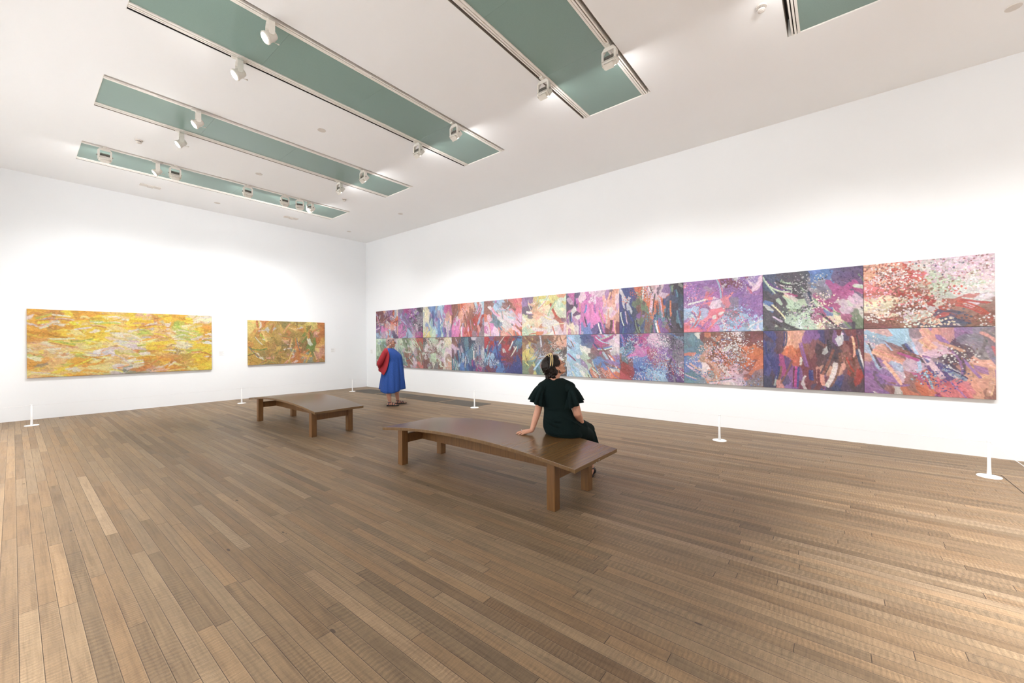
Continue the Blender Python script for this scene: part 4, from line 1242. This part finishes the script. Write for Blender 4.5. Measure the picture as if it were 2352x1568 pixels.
    for v, u0, u1, tc, hd in RR:
        a, c = A(u0, v, tc), A(u1, v, tc); mid = (a + c) / 2; hw = (c - a).length / 2
        zc = min(mid.z, 2)
        rr.append([Vector((mid.x + hw * (abs(math.cos(q)) ** 0.85) * (1 if math.cos(q) > 0 else -1), tc + hd * math.sin(q), zc)) for q in [2 * PI * k / 40 for k in range(40)]])
    g.rings(rr)
    g.cap(A(1290, 879, -0.012), A(1309, 889.5, -0.02), 0.052, 0.060, n=18); g.cap(A(1262, 879, -0.012), A(1247, 889, 0.0), 0.052, 0.060, n=18)
    for s in (1, -1):
        hip = Vector((0.035, 0.045, 0.582)) + rt * s * 0.078; kn = Vector((0.03, 0.03, 0.475)) + fw * 0.44 + rt * s * 0.085
        md = hip.lerp(kn, 0.5) + Vector((0, 0, 0.018)); g.cap(hip, md, 0.098, 0.088, n=24); g.cap(md, kn, 0.088, 0.072, n=24)
    g.cap(Vector((0.25, 0.13, 0.54)), Vector((0.12, 0.24, 0.54)), 0.085, 0.08, n=24)
    g.cap(A(1312, 984, 0.02), A(1333, 990, 0.12), 0.098, 0.090, n=28); g.cap(A(1333, 990, 0.12), A(1350, 998.5, 0.25), 0.090, 0.072, n=28)
    # skirt hanging from the knees
    kR = Vector((0.02, 0.03, 0)) + fw * 0.43 + rt * 0.10; kL = Vector((0.02, 0.03, 0)) + fw * 0.43 - rt * 0.10
    sk = []
    for (z, ex, dx) in ((0.52, 0.045, 0.0), (0.46, 0.070, 0.0), (0.38, 0.082, 0.015), (0.29, 0.096, 0.035), (0.185, 0.115, 0.05)):
        cc = (kR + kL) / 2 + Vector((0.022, -0.030, 0)) * ((0.52 - z) / 0.335) * 1.6; row = []
        for k in range(48):
            q = 2 * PI * k / 48; f = 1 + 0.07 * math.sin(q * 9) * (0.6 - z) / 0.4
            p = cc + rt * (0.10 + ex) * f * math.cos(q) + fw * (0.02 + ex) * f * math.sin(q)
            row.append(Vector((p.x, p.y, z + (0.02 * math.sin(q * 4) if z < 0.25 else 0))))
        sk.append(row)
    g.rings(sk[::-1])
    # waist seam and creases
    def crease(u0, v0, u1, v1, t, rr_=0.006, bow=3):
        pts = []
        for q in range(9):
            f = q / 8; pts.append(A(u0 + (u1 - u0) * f, v0 + (v1 - v0) * f + bow * math.sin(PI * f), t + 0.035 * (2 * f - 1) ** 2))
        g.tube(pts, [0.002] + [rr_] * 7 + [0.002], 6)
    crease(1250, 938, 1312, 938, -0.092, 0.0065, 2); crease(1249, 958, 1300, 970, -0.105, 0.008, 4); crease(1249, 966, 1290, 984, -0.112, 0.008, 3)
    crease(1300, 958, 1336, 982, -0.09, 0.009, -2); crease(1254, 990, 1300, 1000, -0.108, 0.009, 3); crease(1270, 945, 1316, 966, -0.098, 0.007, 3)
    dress = fuse(g, 'dress', M['green'], r, 0.0055, 12)
    settle(dress, r); settle(body, r)
    # flutter sleeves
    def sleeve(top, out_pts, cen, nm):
        # top: shoulder seam loop, out: hem loop (both closed)
        n = 72; rows = []
        for i in range(9):
            t = i / 8; row = []
            for k in range(n):
                q = 2 * PI * k / n
                a = top(q); c = out_pts(q)
                p = a.lerp(c, t) + Vector((0, 0, 0.035 * math.sin(PI * t * 0.9)))
                w_ = 0.020 * t ** 1.4
                dr = (c - cen); dr.z = 0; dr.normalize()
                p = p + dr * w_ * math.sin(q * 9 + 0.7)
                row.append(p)
            rows.append(row)
        m = MB(); m.rings(rows, capends=False)
        o = m.build(nm, M['green'], dress, smooth=True, solid=0.004)
    for s in (-1, 1):
        if s < 0:
            c0, c1 = A(1247, 890, 0.0), A(1233, 927.0, 0.0); ax = (A(1214.5, 919.5, 0) - A(1247, 934, 0)) / 2
        else:
            c0, c1 = A(1306, 891, -0.02), A(1317.0, 930.5, -0.03); ax = (A(1335.5, 921.0, -0.03) - A(1293, 940.0, -0.03)) / 2
        sl0 = Vector((s * 0.6, 0, 0.8)).normalized()
        a0 = Vector((s * 0.012, 0, 0.050)); 
        top = lambda q, c0=c0, s=s: c0 + Vector((s * 0.020, 0, 0.048)) * math.cos(q) + Vector((0, 0.085, 0)) * math.sin(q)
        out = lambda q, c1=c1, ax=ax: c1 + ax * math.cos(q) + Vector((0, 0.110, 0)) * math.sin(q) + Vector((0, 0, -0.010 * abs(math.sin(q))))
        sleeve(top, out, c1, 'flutter_sleeve')
        cap_ = MB(); cap_.ell(c0 + Vector((-s * 0.016, 0.0, 0.004)), (0.058, 0.088, 0.058)); cap_.build('shoulder_seam', M['green'], dress, smooth=True)
    return r

shell()
laylights()
lamps()
ceiling_bits()
paintings()
wall_labels()
make_bench((4.885, -4.25, 0), 'farther curved-top wooden bench, empty, near the left wall')
make_bench((9.335, -4.25, 0), 'nearer curved-top wooden bench with a person sitting on it')
barrier()
grilles()
standing_woman()
seated_woman()
